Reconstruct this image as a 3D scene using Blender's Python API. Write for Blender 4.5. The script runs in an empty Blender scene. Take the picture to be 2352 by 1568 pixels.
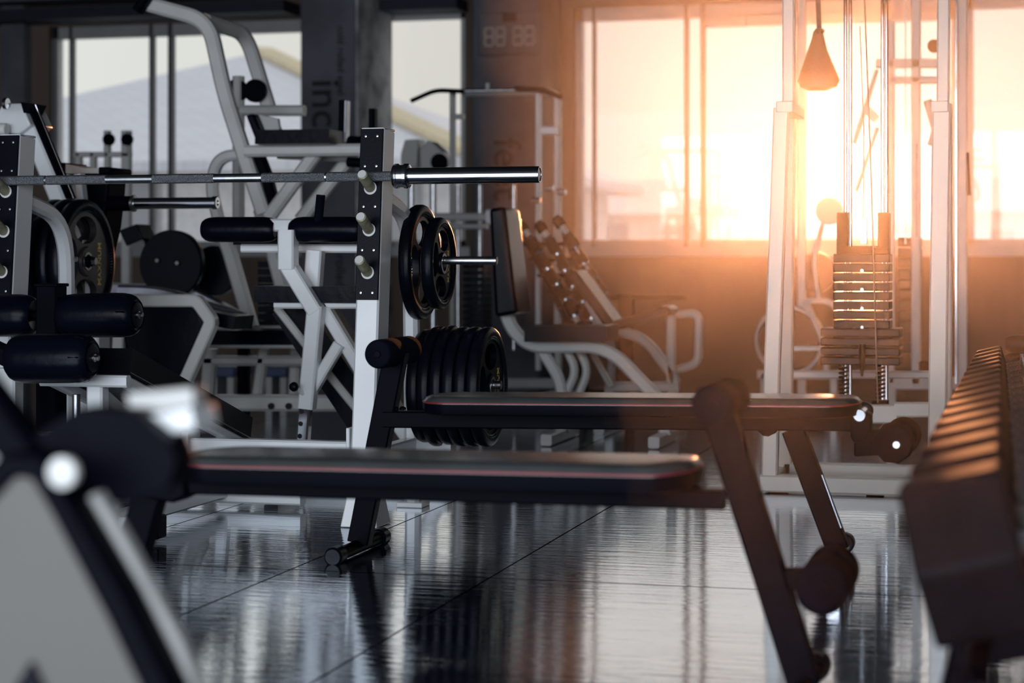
import bpy, bmesh, math, random
from mathutils import Vector, Matrix
random.seed(7)
R = math.radians
C = bpy.context.scene.collection
SC = bpy.context.scene

# ------------------------------------------------------------------ camera
CX, HY, FPX = 1176.0, 600.0, 4500.0          # principal column, horizon row, focal length in pixels
CAMH = 0.82                                  # camera height (m)
YAW = R(14.7)                                # the room is turned by this against the view
FWD = Vector((-math.sin(YAW), math.cos(YAW), 0)); RGT = Vector((math.cos(YAW), math.sin(YAW), 0))
cam_d = bpy.data.cameras.new('camera'); cam = bpy.data.objects.new('camera', cam_d); C.objects.link(cam)
cam.location = (0, 0, CAMH); cam.rotation_euler = (R(90), 0, YAW)
cam_d.sensor_width = 36; cam_d.lens = FPX / 2352 * 36
cam_d.shift_y = -(784 - HY) / 2352
cam_d.clip_start = 0.05; cam_d.clip_end = 300
cam_d.dof.use_dof = True; cam_d.dof.focus_distance = 6.0; cam_d.dof.aperture_fstop = 2.8
SC.camera = cam

# ------------------------------------------------------------------ light
SUN_PX, SUN_PY = 1950, 372
sd = (FWD + RGT * ((SUN_PX - CX) / FPX) + Vector((0, 0, (HY - SUN_PY) / FPX))).normalized()   # towards the sun
W = bpy.data.worlds.new('sky'); SC.world = W; W.use_nodes = True
nt = W.node_tree; nt.nodes.clear()
def N(nt, t, **k):
    n = nt.nodes.new(t)
    for a, b in k.items():
        if a.startswith('i_'):
            n.inputs[a[2:].replace('_', ' ')].default_value = b
        else: setattr(n, a, b)
    return n
out = N(nt, 'ShaderNodeOutputWorld'); bg = N(nt, 'ShaderNodeBackground')
tc = N(nt, 'ShaderNodeTexCoord'); dp = N(nt, 'ShaderNodeVectorMath', operation='DOT_PRODUCT')
dp.inputs[1].default_value = sd
cr = N(nt, 'ShaderNodeValToRGB')
e = cr.color_ramp.elements
e[0].position = 0.0; e[0].color = (.62, .66, .76, 1)
e[1].position = 1.0; e[1].color = (.80, .80, .80, 1)
for p, c in ((.5, (.86, .89, .93, 1)), (.93, (.84, .845, .81, 1)), (.968, (.80, .775, .73, 1)), (.99, (.72, .69, .64, 1))):
    x = cr.color_ramp.elements.new(p); x.color = c
nt.links.new(tc.outputs['Generated'], dp.inputs[0])
nt.links.new(dp.outputs['Value'], cr.inputs[0]); nt.links.new(cr.outputs[0], bg.inputs[0]); nt.links.new(bg.outputs[0], out.inputs[0])
bg.inputs[1].default_value = 1.0
W.cycles.sampling_method = 'MANUAL'; W.cycles.sample_map_resolution = 256

sun_d = bpy.data.lights.new('sun', 'SUN'); sun_d.energy = 2.7; sun_d.color = (1.0, .36, .14); sun_d.angle = R(1.5)
sun = bpy.data.objects.new('sun', sun_d); C.objects.link(sun); sun.rotation_euler = sd.to_track_quat('Z', 'Y').to_euler()
def area(name, loc, rot, sx, sy, power, col):
    d = bpy.data.lights.new(name, 'AREA'); d.shape = 'RECTANGLE'; d.size = sx; d.size_y = sy; d.energy = power; d.color = col
    o = bpy.data.objects.new(name, d); C.objects.link(o); o.location = loc; o.rotation_euler = rot; return o
# added fill lamp behind the camera, for daylight from the unseen front
area('front_fill', (-1.5, -2.3, 1.55), (R(90), 0, 0), 8.0, 2.4, 400, (.84, .92, 1.0))
SC.view_settings.view_transform = 'Standard'; SC.view_settings.look = 'None'
SC.view_settings.exposure = 0.0; SC.view_settings.gamma = 1.0; SC.view_settings.use_curve_mapping = False
SC.cycles.max_bounces = 6; SC.cycles.diffuse_bounces = 3; SC.cycles.glossy_bounces = 4; SC.cycles.transparent_max_bounces = 12
SC.cycles.volume_bounces = 0; SC.cycles.caustics_reflective = False; SC.cycles.caustics_refractive = False
SC.cycles.sample_clamp_indirect = 4.0

# ------------------------------------------------------------------ materials
def mat(name, col, rough=.5, metal=0.0, var=.0, vscale=8.0, bump=0.0, bscale=60.0, spec=None, col2=None, coat=0.0, stretch=(1, 1, 1), rvar=0.0):
    m = bpy.data.materials.new(name); m.use_nodes = True; t = m.node_tree; b = t.nodes['Principled BSDF']
    b.inputs['Roughness'].default_value = rough; b.inputs['Metallic'].default_value = metal
    if spec is not None: b.inputs['Specular IOR Level'].default_value = spec
    if coat: b.inputs['Coat Weight'].default_value = coat; b.inputs['Coat Roughness'].default_value = .15
    c1 = (*col, 1); k = 1 - var if var else .9
    c2 = (*(col2 or [v * k for v in col]), 1)
    tx = N(t, 'ShaderNodeTexCoord'); mp = N(t, 'ShaderNodeMapping'); mp.inputs['Scale'].default_value = stretch
    t.links.new(tx.outputs['Object'], mp.inputs[0])
    nz = N(t, 'ShaderNodeTexNoise'); nz.inputs['Scale'].default_value = vscale; nz.inputs['Detail'].default_value = 4
    t.links.new(mp.outputs[0], nz.inputs['Vector'])
    rp = N(t, 'ShaderNodeValToRGB'); rp.color_ramp.elements[0].color = c1; rp.color_ramp.elements[1].color = c2
    rp.color_ramp.elements[0].position = .42; rp.color_ramp.elements[1].position = .66
    t.links.new(nz.outputs['Fac'], rp.inputs[0]); t.links.new(rp.outputs[0], b.inputs['Base Color'])
    if rvar:
        mr = N(t, 'ShaderNodeMapRange'); mr.inputs['To Min'].default_value = max(0, rough - rvar); mr.inputs['To Max'].default_value = rough + rvar
        t.links.new(nz.outputs['Fac'], mr.inputs[0]); t.links.new(mr.outputs[0], b.inputs['Roughness'])
    if bump:
        n2 = N(t, 'ShaderNodeTexNoise'); n2.inputs['Scale'].default_value = bscale; n2.inputs['Detail'].default_value = 3
        t.links.new(mp.outputs[0], n2.inputs['Vector'])
        bp = N(t, 'ShaderNodeBump'); bp.inputs['Strength'].default_value = bump; bp.inputs['Distance'].default_value = .01
        t.links.new(n2.outputs['Fac'], bp.inputs['Height']); t.links.new(bp.outputs[0], b.inputs['Normal'])
    return m
M = dict(
    white=mat('white_enamel', (.80, .82, .84), .28, var=.06, vscale=5, spec=.5, coat=.25),
    grey=mat('grey_enamel', (.50, .50, .49), .35, var=.08),
    vinyl=mat('black_vinyl', (.0026, .0036, .0095), .30, var=.3, bump=.10, bscale=30, spec=.10),
    board=mat('bench_pad_vinyl', (.060, .066, .068), .27, var=.2, bump=.04, bscale=260, spec=.8, coat=.2),  # pad top: window sheen put into the grey base colour
    foam=mat('black_foam', (.006, .007, .014), .85, var=.4, bump=.3, bscale=300, spec=.03),
    rubber=mat('black_rubber', (.0040, .0054, .0115), .33, var=.4, vscale=14, spec=.12, bump=.05, bscale=90, rvar=.08),
    worn=mat('worn_rubber', (.05, .042, .048), .38, var=.4, vscale=10, rvar=.1),
    black=mat('black_steel', (.0024, .0026, .0062), .42, var=.3, spec=.03),
    plate=mat('black_plastic_plate', (.0036, .0042, .010), .35, spec=.08, var=.3, bump=.03, bscale=120),
    chrome=mat('chrome', (.58, .59, .62), .13, 1.0, var=.06, vscale=20),
    steel=mat('steel', (.55, .56, .58), .28, 1.0, var=.25, vscale=30),
    knurl=mat('knurled_steel', (.30, .31, .33), .48, 1.0, var=.5, vscale=260, bump=.6, bscale=420),
    peg=mat('aged_brass', (.50, .47, .32), .45, .35, var=.4, vscale=40),
    nylon=mat('white_nylon', (.74, .74, .72), .5, var=.1),
    red=mat('red_piping', (.30, .018, .03), .4, var=.2),
    gold=mat('gold_paint', (.75, .55, .18), .35, .3, var=.2),
    concrete=mat('grey_concrete', (.135, .14, .165), .85, var=.5, vscale=2.5, bump=.2, bscale=22, col2=(.085, .088, .108)),
    lit_side=mat('mottled_lit_side', (.60, .60, .60), .85, var=.5, vscale=5, bump=.2, bscale=12, col2=(.22, .22, .24)),
    ink=mat('stencil_ink', (.004, .004, .008), .7, var=.2),
    wall=mat('glow_tinted_wall', (.15, .105, .08), .7, var=.35, vscale=3, stretch=(1, 1, .15)),  # brown tint stands for the orange glow on the wall
    dark=mat('dark_soffit', (.010, .012, .028), .7, var=.3),
    ceil=mat('ceiling_board', (.035, .037, .048), .9, var=.3),
    alu=mat('window_aluminium', (.42, .42, .42), .4, .2, var=.12, vscale=4),
    mull=mat('backlit_mullion', (.05, .052, .06), .5, .2, var=.2),  # backlight shade put into the mullion colour
    leather=mat('brown_leather', (.022, .010, .007), .5, var=.4, bump=.2),
    digit=mat('clock_digit_plastic', (.42, .40, .37), .5, var=.1),
    panel=mat('cream_panel', (.105, .10, .092), .55, var=.10, vscale=3),
    silver=mat('silver_tube', (.45, .46, .52), .32, .8, var=.3, vscale=6),
    stonew=mat('pale_render', (.85, .83, .80), .8, var=.15),
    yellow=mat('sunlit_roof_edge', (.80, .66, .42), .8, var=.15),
    ground=mat('pale_paving', (.62, .61, .58), .9, var=.2),
    bluebox=mat('blue_plastic', (.05, .08, .18), .5, var=.2),
)
def mat_glass():
    m = bpy.data.materials.new('window_glass'); m.use_nodes = True; t = m.node_tree; t.nodes.clear()
    o = N(t, 'ShaderNodeOutputMaterial'); mx = N(t, 'ShaderNodeMixShader'); tr = N(t, 'ShaderNodeBsdfTransparent'); gl = N(t, 'ShaderNodeBsdfGlossy')
    nz = N(t, 'ShaderNodeTexNoise'); nz.inputs['Scale'].default_value = 1.5
    mr = N(t, 'ShaderNodeMapRange'); mr.inputs['To Min'].default_value = .03; mr.inputs['To Max'].default_value = .06
    tr.inputs[0].default_value = (.98, .99, .985, 1); gl.inputs['Roughness'].default_value = .02
    t.links.new(nz.outputs['Fac'], mr.inputs[0]); t.links.new(mr.outputs[0], mx.inputs[0])
    t.links.new(tr.outputs[0], mx.inputs[1]); t.links.new(gl.outputs[0], mx.inputs[2]); t.links.new(mx.outputs[0], o.inputs[0]); return m
M['glass'] = mat_glass()
def mat_floor():
    m = bpy.data.materials.new('polished_dark_floor'); m.use_nodes = True; t = m.node_tree; b = t.nodes['Principled BSDF']; L = t.links
    tx = N(t, 'ShaderNodeTexCoord')
    nz = N(t, 'ShaderNodeTexNoise'); nz.inputs['Scale'].default_value = 1.3; nz.inputs['Detail'].default_value = 6; nz.inputs['Roughness'].default_value = .6
    mp = N(t, 'ShaderNodeMapping'); mp.inputs['Scale'].default_value = (1.0, 5.5, 1)      # brushed marks run along x
    L.new(tx.outputs['Object'], mp.inputs[0]); L.new(mp.outputs[0], nz.inputs['Vector'])
    rp = N(t, 'ShaderNodeValToRGB'); rp.color_ramp.elements[0].color = (.004, .010, .030, 1); rp.color_ramp.elements[1].color = (.020, .034, .075, 1)
    rp.color_ramp.elements[0].position = .35; rp.color_ramp.elements[1].position = .72
    L.new(nz.outputs['Fac'], rp.inputs[0])
    # joints of the floor sheets
    sp = N(t, 'ShaderNodeSeparateXYZ'); L.new(tx.outputs['Object'], sp.inputs[0])
    def joint(axis, pos, w):
        a = N(t, 'ShaderNodeMath', operation='SUBTRACT'); L.new(sp.outputs[axis], a.inputs[0]); a.inputs[1].default_value = pos
        bb = N(t, 'ShaderNodeMath', operation='ABSOLUTE'); L.new(a.outputs[0], bb.inputs[0])
        c = N(t, 'ShaderNodeMath', operation='LESS_THAN'); L.new(bb.outputs[0], c.inputs[0]); c.inputs[1].default_value = w
        return c
    js = [joint('X', p, .003) for p in JX] + [joint('Y', p, .0045) for p in JY]
    acc = js[0]
    for j in js[1:]:
        mxx = N(t, 'ShaderNodeMath', operation='MAXIMUM'); L.new(acc.outputs[0], mxx.inputs[0]); L.new(j.outputs[0], mxx.inputs[1]); acc = mxx
    mc = N(t, 'ShaderNodeMixRGB'); L.new(acc.outputs[0], mc.inputs[0]); L.new(rp.outputs[0], mc.inputs[1]); mc.inputs[2].default_value = (.003, .003, .006, 1)
    L.new(mc.outputs[0], b.inputs['Base Color'])
    # gloss: patchy
    n3 = N(t, 'ShaderNodeTexNoise'); n3.inputs['Scale'].default_value = 2.2; n3.inputs['Detail'].default_value = 8; n3.inputs['Roughness'].default_value = .7
    L.new(mp.outputs[0], n3.inputs['Vector'])
    mr = N(t, 'ShaderNodeMapRange'); mr.inputs['From Min'].default_value = .3; mr.inputs['From Max'].default_value = .75
    mr.inputs['To Min'].default_value = .03; mr.inputs['To Max'].default_value = .17
    L.new(n3.outputs['Fac'], mr.inputs[0]); L.new(mr.outputs[0], b.inputs['Roughness'])
    b.inputs['IOR'].default_value = 6.0; b.inputs['Specular IOR Level'].default_value = .9; b.inputs['Specular Tint'].default_value = (.78, .87, 1.0, 1); b.inputs['Metallic'].default_value = 0.0
    b.inputs['Coat IOR'].default_value = 2.0; b.inputs['Coat Roughness'].default_value = .035
    iv = N(t, 'ShaderNodeMath', operation='SUBTRACT'); iv.inputs[0].default_value = 1.0; L.new(acc.outputs[0], iv.inputs[1]); L.new(iv.outputs[0], b.inputs['Coat Weight'])
    iw = N(t, 'ShaderNodeMath', operation='MULTIPLY'); iw.inputs[1].default_value = .9; L.new(iv.outputs[0], iw.inputs[0]); L.new(iw.outputs[0], b.inputs['Specular IOR Level'])
    mp2 = N(t, 'ShaderNodeMapping'); mp2.inputs['Scale'].default_value = (3.0, 22, 1); L.new(tx.outputs['Object'], mp2.inputs[0])
    n2 = N(t, 'ShaderNodeTexNoise'); n2.inputs['Scale'].default_value = 1.6; n2.inputs['Detail'].default_value = 5; L.new(mp2.outputs[0], n2.inputs['Vector'])
    sb = N(t, 'ShaderNodeMath', operation='SUBTRACT'); L.new(n2.outputs['Fac'], sb.inputs[0])
    ml = N(t, 'ShaderNodeMath', operation='MULTIPLY'); L.new(acc.outputs[0], ml.inputs[0]); ml.inputs[1].default_value = .8; L.new(ml.outputs[0], sb.inputs[1])
    bp = N(t, 'ShaderNodeBump'); bp.inputs['Strength'].default_value = .10; bp.inputs['Distance'].default_value = .01
    L.new(sb.outputs[0], bp.inputs['Height']); L.new(bp.outputs[0], b.inputs['Normal']); L.new(bp.outputs[0], b.inputs['Coat Normal'])
    return m
def mat_roof():
    m = bpy.data.materials.new('grey_roof_tiles'); m.use_nodes = True; t = m.node_tree; b = t.nodes['Principled BSDF']; L = t.links
    tx = N(t, 'ShaderNodeTexCoord'); br = N(t, 'ShaderNodeTexBrick'); br.inputs['Scale'].default_value = 1.6
    br.inputs['Color1'].default_value = (.86, .85, .86, 1); br.inputs['Color2'].default_value = (.80, .79, .80, 1); br.inputs['Mortar'].default_value = (.66, .65, .66, 1)
    L.new(tx.outputs['Object'], br.inputs['Vector']); L.new(br.outputs['Color'], b.inputs['Base Color']); b.inputs['Roughness'].default_value = .8; return m
M['roof'] = mat_roof()

# ------------------------------------------------------------------ projection helpers: a pixel of the frame -> a place at a known depth / plane
def ray(px, py): return FWD + RGT * ((px - CX) / FPX) + Vector((0, 0, (HY - py) / FPX))
def P(px, py, D): return Vector((0, 0, CAMH)) + ray(px, py) * D
class Fr:
    """local frame standing on the floor: x = across, y = away from the viewer, z = up"""
    def __init__(s, px, D, psi=0.0):
        p = P(px, HY, D); s.o = Vector((p.x, p.y, 0)); s.psi = psi; s.m = Matrix.Rotation(-psi, 3, 'Z')
    def loc(s, p): return s.m @ (p - s.o)
    def on(s, px, py, w=0.0):                      # on the plane y = w of the frame
        o = s.loc(Vector((0, 0, CAMH))); d = s.m @ ray(px, py); return o + d * ((w - o.y) / d.y)
    def onu(s, px, py, u):                         # on the plane x = u of the frame
        o = s.loc(Vector((0, 0, CAMH))); d = s.m @ ray(px, py); return o + d * ((u - o.x) / d.x)
    def onz(s, px, py, z):
        o = s.loc(Vector((0, 0, CAMH))); d = s.m @ ray(px, py); return o + d * ((z - o.z) / d.z)

# ------------------------------------------------------------------ mesh helpers
def tag(o, label=None, cat=None, group=None, kind=None):
    if label: o['label'] = label
    if cat: o['category'] = cat
    if group: o['group'] = group
    if kind: o['kind'] = kind
    return o
def empty(name, loc, label, cat, group=None, rz=0.0):
    o = bpy.data.objects.new(name, None); C.objects.link(o); o.location = loc; o.rotation_euler = (0, 0, rz); o.empty_display_size = .1
    return tag(o, label, cat, group)
def femp(f, name, label, cat, group=None): return empty(name, f.o, label, cat, group, f.psi)
X, Y, Z = Vector((1, 0, 0)), Vector((0, 1, 0)), Vector((0, 0, 1))
def V(*a): return Vector(a)
class MB:
    def __init__(s): s.v = []; s.f = []
    def add(s, vs, fs):
        n = len(s.v); s.v += [tuple(v) for v in vs]; s.f += [[i + n for i in f] for f in fs]; return s
    def box(s, a, b):
        x0, x1 = sorted((a[0], b[0])); y0, y1 = sorted((a[1], b[1])); z0, z1 = sorted((a[2], b[2]))
        vs = [(x, y, z) for x in (x0, x1) for y in (y0, y1) for z in (z0, z1)]
        return s.add(vs, [(0, 1, 3, 2), (4, 6, 7, 5), (0, 4, 5, 1), (2, 3, 7, 6), (0, 2, 6, 4), (1, 5, 7, 3)])
    def sweep(s, pts, sec, side, caps=True):
        """sec: list of (a,b) in (side, up) ; side: reference for the first section axis"""
        pts = [Vector(p) for p in pts]; n = len(pts); k = len(sec)
        ts = [(pts[i + 1] - pts[i]).normalized() for i in range(n - 1)]
        rings = []
        for i in range(n):
            t = ts[min(i, n - 2)] if i == 0 else ts[i - 1]
            sd_ = (side - t * side.dot(t)).normalized(); up = t.cross(sd_).normalized() * -1
            nb = (ts[i - 1] + ts[i]).normalized() if 0 < i < n - 1 else t
            ring = []
            for a, b in sec:
                q = pts[i] + sd_ * a + up * b; dd = (pts[i] - q).dot(nb) / max(.2, t.dot(nb)); ring.append(q + t * dd)
            rings.append(ring)
        vs = [v for r in rings for v in r]; fs = []
        for i in range(n - 1):
            for j in range(k):
                a = i * k + j; b = i * k + (j + 1) % k; fs.append((a, b, b + k, a + k))
        if caps: fs.append(tuple(range(k))[::-1]); fs.append(tuple((n - 1) * k + j for j in range(k)))
        return s.add(vs, fs)
    def bar(s, pts, w, h, side=X, off=(0, 0), ch=.006):
        a, b = w / 2, h / 2; c = min(ch, a * .6, b * .6); ox, oy = off
        sec = [(-a + c, -b), (a - c, -b), (a, -b + c), (a, b - c), (a - c, b), (-a + c, b), (-a, b - c), (-a, -b + c)]
        return s.sweep(pts, [(x + ox, y + oy) for x, y in sec], side)
    def tube(s, pts, r, n=16, side=None):
        pts = [Vector(p) for p in pts]; t = (pts[1] - pts[0]).normalized()
        if side is None: side = Y if abs(t.y) < .9 else X
        if abs((pts[-1] - pts[-2]).normalized().dot(side)) > .95: side = (side + X * .5 + Z * .3).normalized()
        return s.sweep(pts, [(r * math.cos(2 * math.pi * i / n), r * math.sin(2 * math.pi * i / n)) for i in range(n)], side)
    def lathe(s, prof, c, ax, n=32):
        """prof: list of (r, h) along axis ax from centre c"""
        ax = Vector(ax).normalized(); a = ax.orthogonal().normalized(); b = ax.cross(a); c = Vector(c); rings = []; fs = []
        vs = []
        for r, h in prof:
            r = max(r, 1e-5)
            for i in range(n):
                th = 2 * math.pi * i / n; vs.append(c + ax * h + a * (r * math.cos(th)) + b * (r * math.sin(th)))
        m = len(prof)
        for i in range(m - 1):
            for j in range(n):
                q = i * n + j; q2 = i * n + (j + 1) % n; fs.append((q, q2, q2 + n, q + n))
        fs.append(tuple(range(n))[::-1]); fs.append(tuple((m - 1) * n + j for j in range(n)))
        return s.add(vs, fs)
    def prism(s, poly, w0, w1):
        """poly: list of (x,z) or Vectors (x and z used), extruded along y"""
        pl = [(p[0], p[-1]) for p in poly]; n = len(pl)
        vs = [(x, w0, z) for x, z in pl] + [(x, w1, z) for x, z in pl]
        return s.add(vs, [tuple(range(n)), tuple(range(n, 2 * n))[::-1]] + [(i, (i + 1) % n, (i + 1) % n + n, i + n) for i in range(n)])
    def hexa(s, a, b):
        """solid between two 4-point loops"""
        vs = list(a) + list(b); return s.add(vs, [(0, 1, 2, 3), (7, 6, 5, 4)] + [(i, (i + 1) % 4, (i + 1) % 4 + 4, i + 4) for i in range(4)])
    def build(s, name, m, parent=None, bevel=0.0, seg=2, smooth=True, sub=0):
        me = bpy.data.meshes.new(name); me.from_pydata(s.v, [], s.f); me.validate()
        bm = bmesh.new(); bm.from_mesh(me); bmesh.ops.recalc_face_normals(bm, faces=bm.faces)
        for e_ in bm.edges:
            e_.smooth = not (len(e_.link_faces) != 2 or e_.calc_face_angle(0) > R(32))
        for f_ in bm.faces: f_.smooth = smooth
        bm.to_mesh(me); bm.free()
        me.materials.append(m if not isinstance(m, str) else M[m])
        o = bpy.data.objects.new(name, me); C.objects.link(o); o.parent = parent
        if bevel:
            b = o.modifiers.new('edge', 'BEVEL'); b.width = bevel; b.segments = seg; b.limit_method = 'ANGLE'; b.angle_limit = R(40)
            if seg > 2: b.harden_normals = False
        if sub: q = o.modifiers.new('sub', 'SUBSURF'); q.levels = sub; q.render_levels = sub
        return o
def fillet(pts, r, n=6):
    pts = [Vector(p) for p in pts]; outp = [pts[0]]
    for i in range(1, len(pts) - 1):
        a, b, c = pts[i - 1], pts[i], pts[i + 1]; d1 = (a - b); d2 = (c - b); l = min(r, d1.length * .49, d2.length * .49)
        p0 = b + d1.normalized() * l; p2 = b + d2.normalized() * l
        for j in range(n + 1):
            t = j / n; outp.append(p0 * (1 - t) ** 2 + b * 2 * t * (1 - t) + p2 * t * t)
    outp.append(pts[-1]); return outp
def bar(name, pts, w, h, m, par, side=X, ch=.006, off=(0, 0)): return MB().bar(pts, w, h, side, off, ch).build(name, m, par)
def tube(name, pts, r, m, par, n=16): return MB().tube(pts, r, n).build(name, m, par)
def cyl(name, a, b, r, m, par, n=24, bev=0.0):
    a = Vector(a); b = Vector(b); L = (b - a).length; c = bev or min(r * .12, L * .1)
    return MB().lathe([(r - c, 0), (r, c), (r, L - c), (r - c, L)], a, b - a, n).build(name, m, par)
def box(name, a, b, m, par, bevel=.003): return MB().box(a, b).build(name, m, par, bevel)
def copy_tree(o, parent=None):
    c = o.copy(); C.objects.link(c); c.parent = parent
    for ch in [q for q in list(bpy.data.objects) if q.parent == o]: copy_tree(ch, c)
    return c
def pad(name, fr_, to_, width, thick, m, par, wdir, bev=.02):
    """a cushion between two points, WDIR its width direction"""
    a = Vector(fr_); b = Vector(to_)
    return MB().bar([a, b], width, thick, wdir, (0, 0), 1e-4).build(name, m, par, bev, 4)
def text(name, s_, size, loc, rot, m, par, ext=.0008, align='CENTER'):
    cu = bpy.data.curves.new(name, 'FONT'); cu.body = s_; cu.size = size; cu.extrude = ext; cu.offset = size * .012; cu.align_x = align; cu.align_y = 'CENTER'
    cu.materials.append(M[m]); tmp = bpy.data.objects.new(name, cu); C.objects.link(tmp); bpy.context.view_layer.update()
    me = bpy.data.meshes.new_from_object(tmp.evaluated_get(bpy.context.evaluated_depsgraph_get())); me.name = name
    if not me.materials: me.materials.append(M[m])
    bpy.data.objects.remove(tmp); o = bpy.data.objects.new(name, me); C.objects.link(o); o.parent = par; o.location = loc; o.rotation_euler = rot; return o

# ------------------------------------------------------------------ the room
WALL_Y = 13.85
rm = Fr(CX, 1.0); rm.o = Vector((0, 0, 0))
def wx(px, y=WALL_Y): return rm.on(px, HY, y).x
def wz(px, py, y=WALL_Y): return rm.on(px, py, y).z
XL, XR, YR, ZC = -8.2, 4.6, -2.4, 3.15
JX = [-1.39 + 1.1 * k for k in range(-4, 6)] + [-1.93]
JY = [4.86 + 1.25 * k for k in range(-3, 8)]
p1 = rm.onz(745, 1275, 0); p2 = rm.onz(1390, 1170, 0); p3 = rm.onz(1620, 1348, 0)
JX = [p2.x + 1.22 * k for k in range(-4, 5)] + [p1.x]; JY = [p3.y + 2.4 * k for k in range(-2, 5)]
M['floor'] = mat_floor(); M['gloss'] = mat('glossy_black_vinyl', (.005, .005, .008), .26, var=.3, spec=.12, bump=.05, bscale=30); M['cream'] = mat('warm_veiled_white', (.80, .745, .67), .30, var=.06, vscale=5, coat=.2)  # cable machine white, tinted warm to carry the orange veil
def struct(name, mb, m, label, bevel=0.0): return tag(mb.build(name, m, None, bevel, smooth=False), label, None, None, 'structure')
struct('floor', MB().box((XL, YR, -.1), (XR, WALL_Y + .25, 0)), 'floor', 'dark polished gym floor with sheet joints')
struct('ceiling', MB().box((XL, YR, ZC), (XR, WALL_Y + .25, ZC + .12)), 'ceil', 'dark ceiling')
struct('wall_left', MB().box((XL - .2, YR, 0), (XL, WALL_Y + .25, ZC)), 'wall', 'dark left wall')
struct('wall_right', MB().box((XR, YR, 0), (XR + .2, WALL_Y + .25, ZC)), 'wall', 'dark right wall')
# openings: (px left, px right, top py at px, sill py at px)
zb = wz(1700, 566); zt = wz(1325, 18); ztl = wz(400, 52)
OPEN = [(112, 702, ztl), (850, 1068, ztl + .06), (1318, 2200, zt), (2218, 2620, zt)]
bw = MB(); x_prev = XL
for a, b, ztop in OPEN:
    xa, xb = wx(a), min(wx(b), XR - .15)
    bw.box((x_prev, WALL_Y, 0), (xa, WALL_Y + .22, ZC)); bw.box((xa, WALL_Y, 0), (xb, WALL_Y + .22, zb)); bw.box((xa, WALL_Y, ztop), (xb, WALL_Y + .22, ZC))
    x_prev = xb
bw.box((x_prev, WALL_Y, 0), (XR, WALL_Y + .22, ZC))
struct('wall_back', bw, 'wall', 'far wall with tall window openings, panelling tinted brown for the orange glow below the sill')
MUL = [[(118, 3), (155, 7), (340, 8), (384, 10)], [], [(1360, 6), (1573, 9), (1611, 10), (1830, 8), (2040, 8)], [(2400, 8)]]
for i, (a, b, ztop) in enumerate(OPEN):
    xa, xb = wx(a), min(wx(b), XR - .15); yy = WALL_Y + .06
    w = MB(); t_ = .05
    w.box((xa, yy, zb), (xa + t_, yy + .08, ztop)); w.box((xb - t_, yy, zb), (xb, yy + .08, ztop))
    w.box((xa, yy, zb), (xb, yy + .08, zb + t_)); w.box((xa, yy, ztop - .09), (xb, yy + .08, ztop))
    if i == 2: w.box((wx(1611), yy, ztop - .16), (xb, yy + .07, ztop - .08))
    fo = struct('window_%d' % (i + 1), w, 'alu', ['wide aluminium window on the left with the tiled roof outside', 'narrow aluminium window between the two pillars', 'large bright aluminium window on the sunny side', 'bright aluminium window beside the right wall'][i])
    for px_, wd in MUL[i]:
        xm = wx(px_); hw = wd / 323 / 2
        MB().box((xm - hw, yy - .015, zb), (xm + hw, yy + .06, ztop)).build('mullion', 'mull', fo, smooth=False)
    MB().box((xa + t_, yy + .035, zb + t_), (xb - t_, yy + .045, ztop - .09)).build('pane', 'glass', fo, smooth=False)
    MB().box((xa - .05, WALL_Y - .05, zb - .07), (xb + .05, WALL_Y + .04, zb)).build('window_sill', 'alu', fo, smooth=False)
struct('trim_1', MB().box((XL, WALL_Y - .35, wz(400, 48)), (wx(690), WALL_Y, wz(400, 22))), 'dark', 'dark blind box above the left window')
struct('trim_2', MB().box((wx(862), WALL_Y - .3, wz(950, 34)), (wx(1075), WALL_Y, wz(950, 8))), 'dark', 'dark blind box above the middle window')
struct('trim_3', MB().box((XL, WALL_Y - .4, 2.80), (XR, WALL_Y, ZC)), 'concrete', 'concrete lintel along the far wall')
struct('trim_4', MB().box((wx(20), WALL_Y - .12, 0), (wx(72), WALL_Y, 2.8)), 'concrete', 'grey upright left of the left window')
# pillars
def pillar(name, pl, pr, y0, m, label, side_m=None):
    xa, xb = wx(pl, y0), wx(pr, y0)
    o = MB().box((xa, y0, 0), (xb, WALL_Y, 2.8)).build(name, m, None, .01); tag(o, label, None, None, 'structure')
    if side_m: MB().box((xb, y0 + .02, 0), (xb + .012, WALL_Y, 2.8)).build('lit_side_face', side_m, o)  # light falling on the side face, painted as a paler mottled sheet
    return o, xa, xb
c1, xa, xb = pillar('pillar_left', 690, 815, 13.05, 'concrete', 'concrete pillar lettered inch, with a mottled side coloured lighter as lit', 'lit_side')
text('lettering', 'inch', .30, ((xa + xb) / 2 - .02, 13.045, wz(740, 262, 13.05)), (R(90), R(90), 0), 'ink', c1)
text('small_lettering', 'cold rolled steel', .075, (wx(783, 13.05), 13.045, wz(783, 140, 13.05)), (R(90), R(90), 0), 'ink', c1)
text('lower_lettering', 'rolled', .10, (wx(782, 13.05), 13.045, wz(782, 622, 13.05)), (R(90), R(90), 0), 'ink', c1)
c2, xa, xb = pillar('pillar_right', 1087, 1238, 13.2, 'lit_side2' if 'lit_side2' in M else 'concrete', 'concrete pillar lettered feet under the digital clock')
text('lettering', 'feet', .28, (wx(1163, 13.2), 13.195, wz(1163, 388, 13.2)), (R(90), R(90), 0), 'ink', c2)

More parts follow.
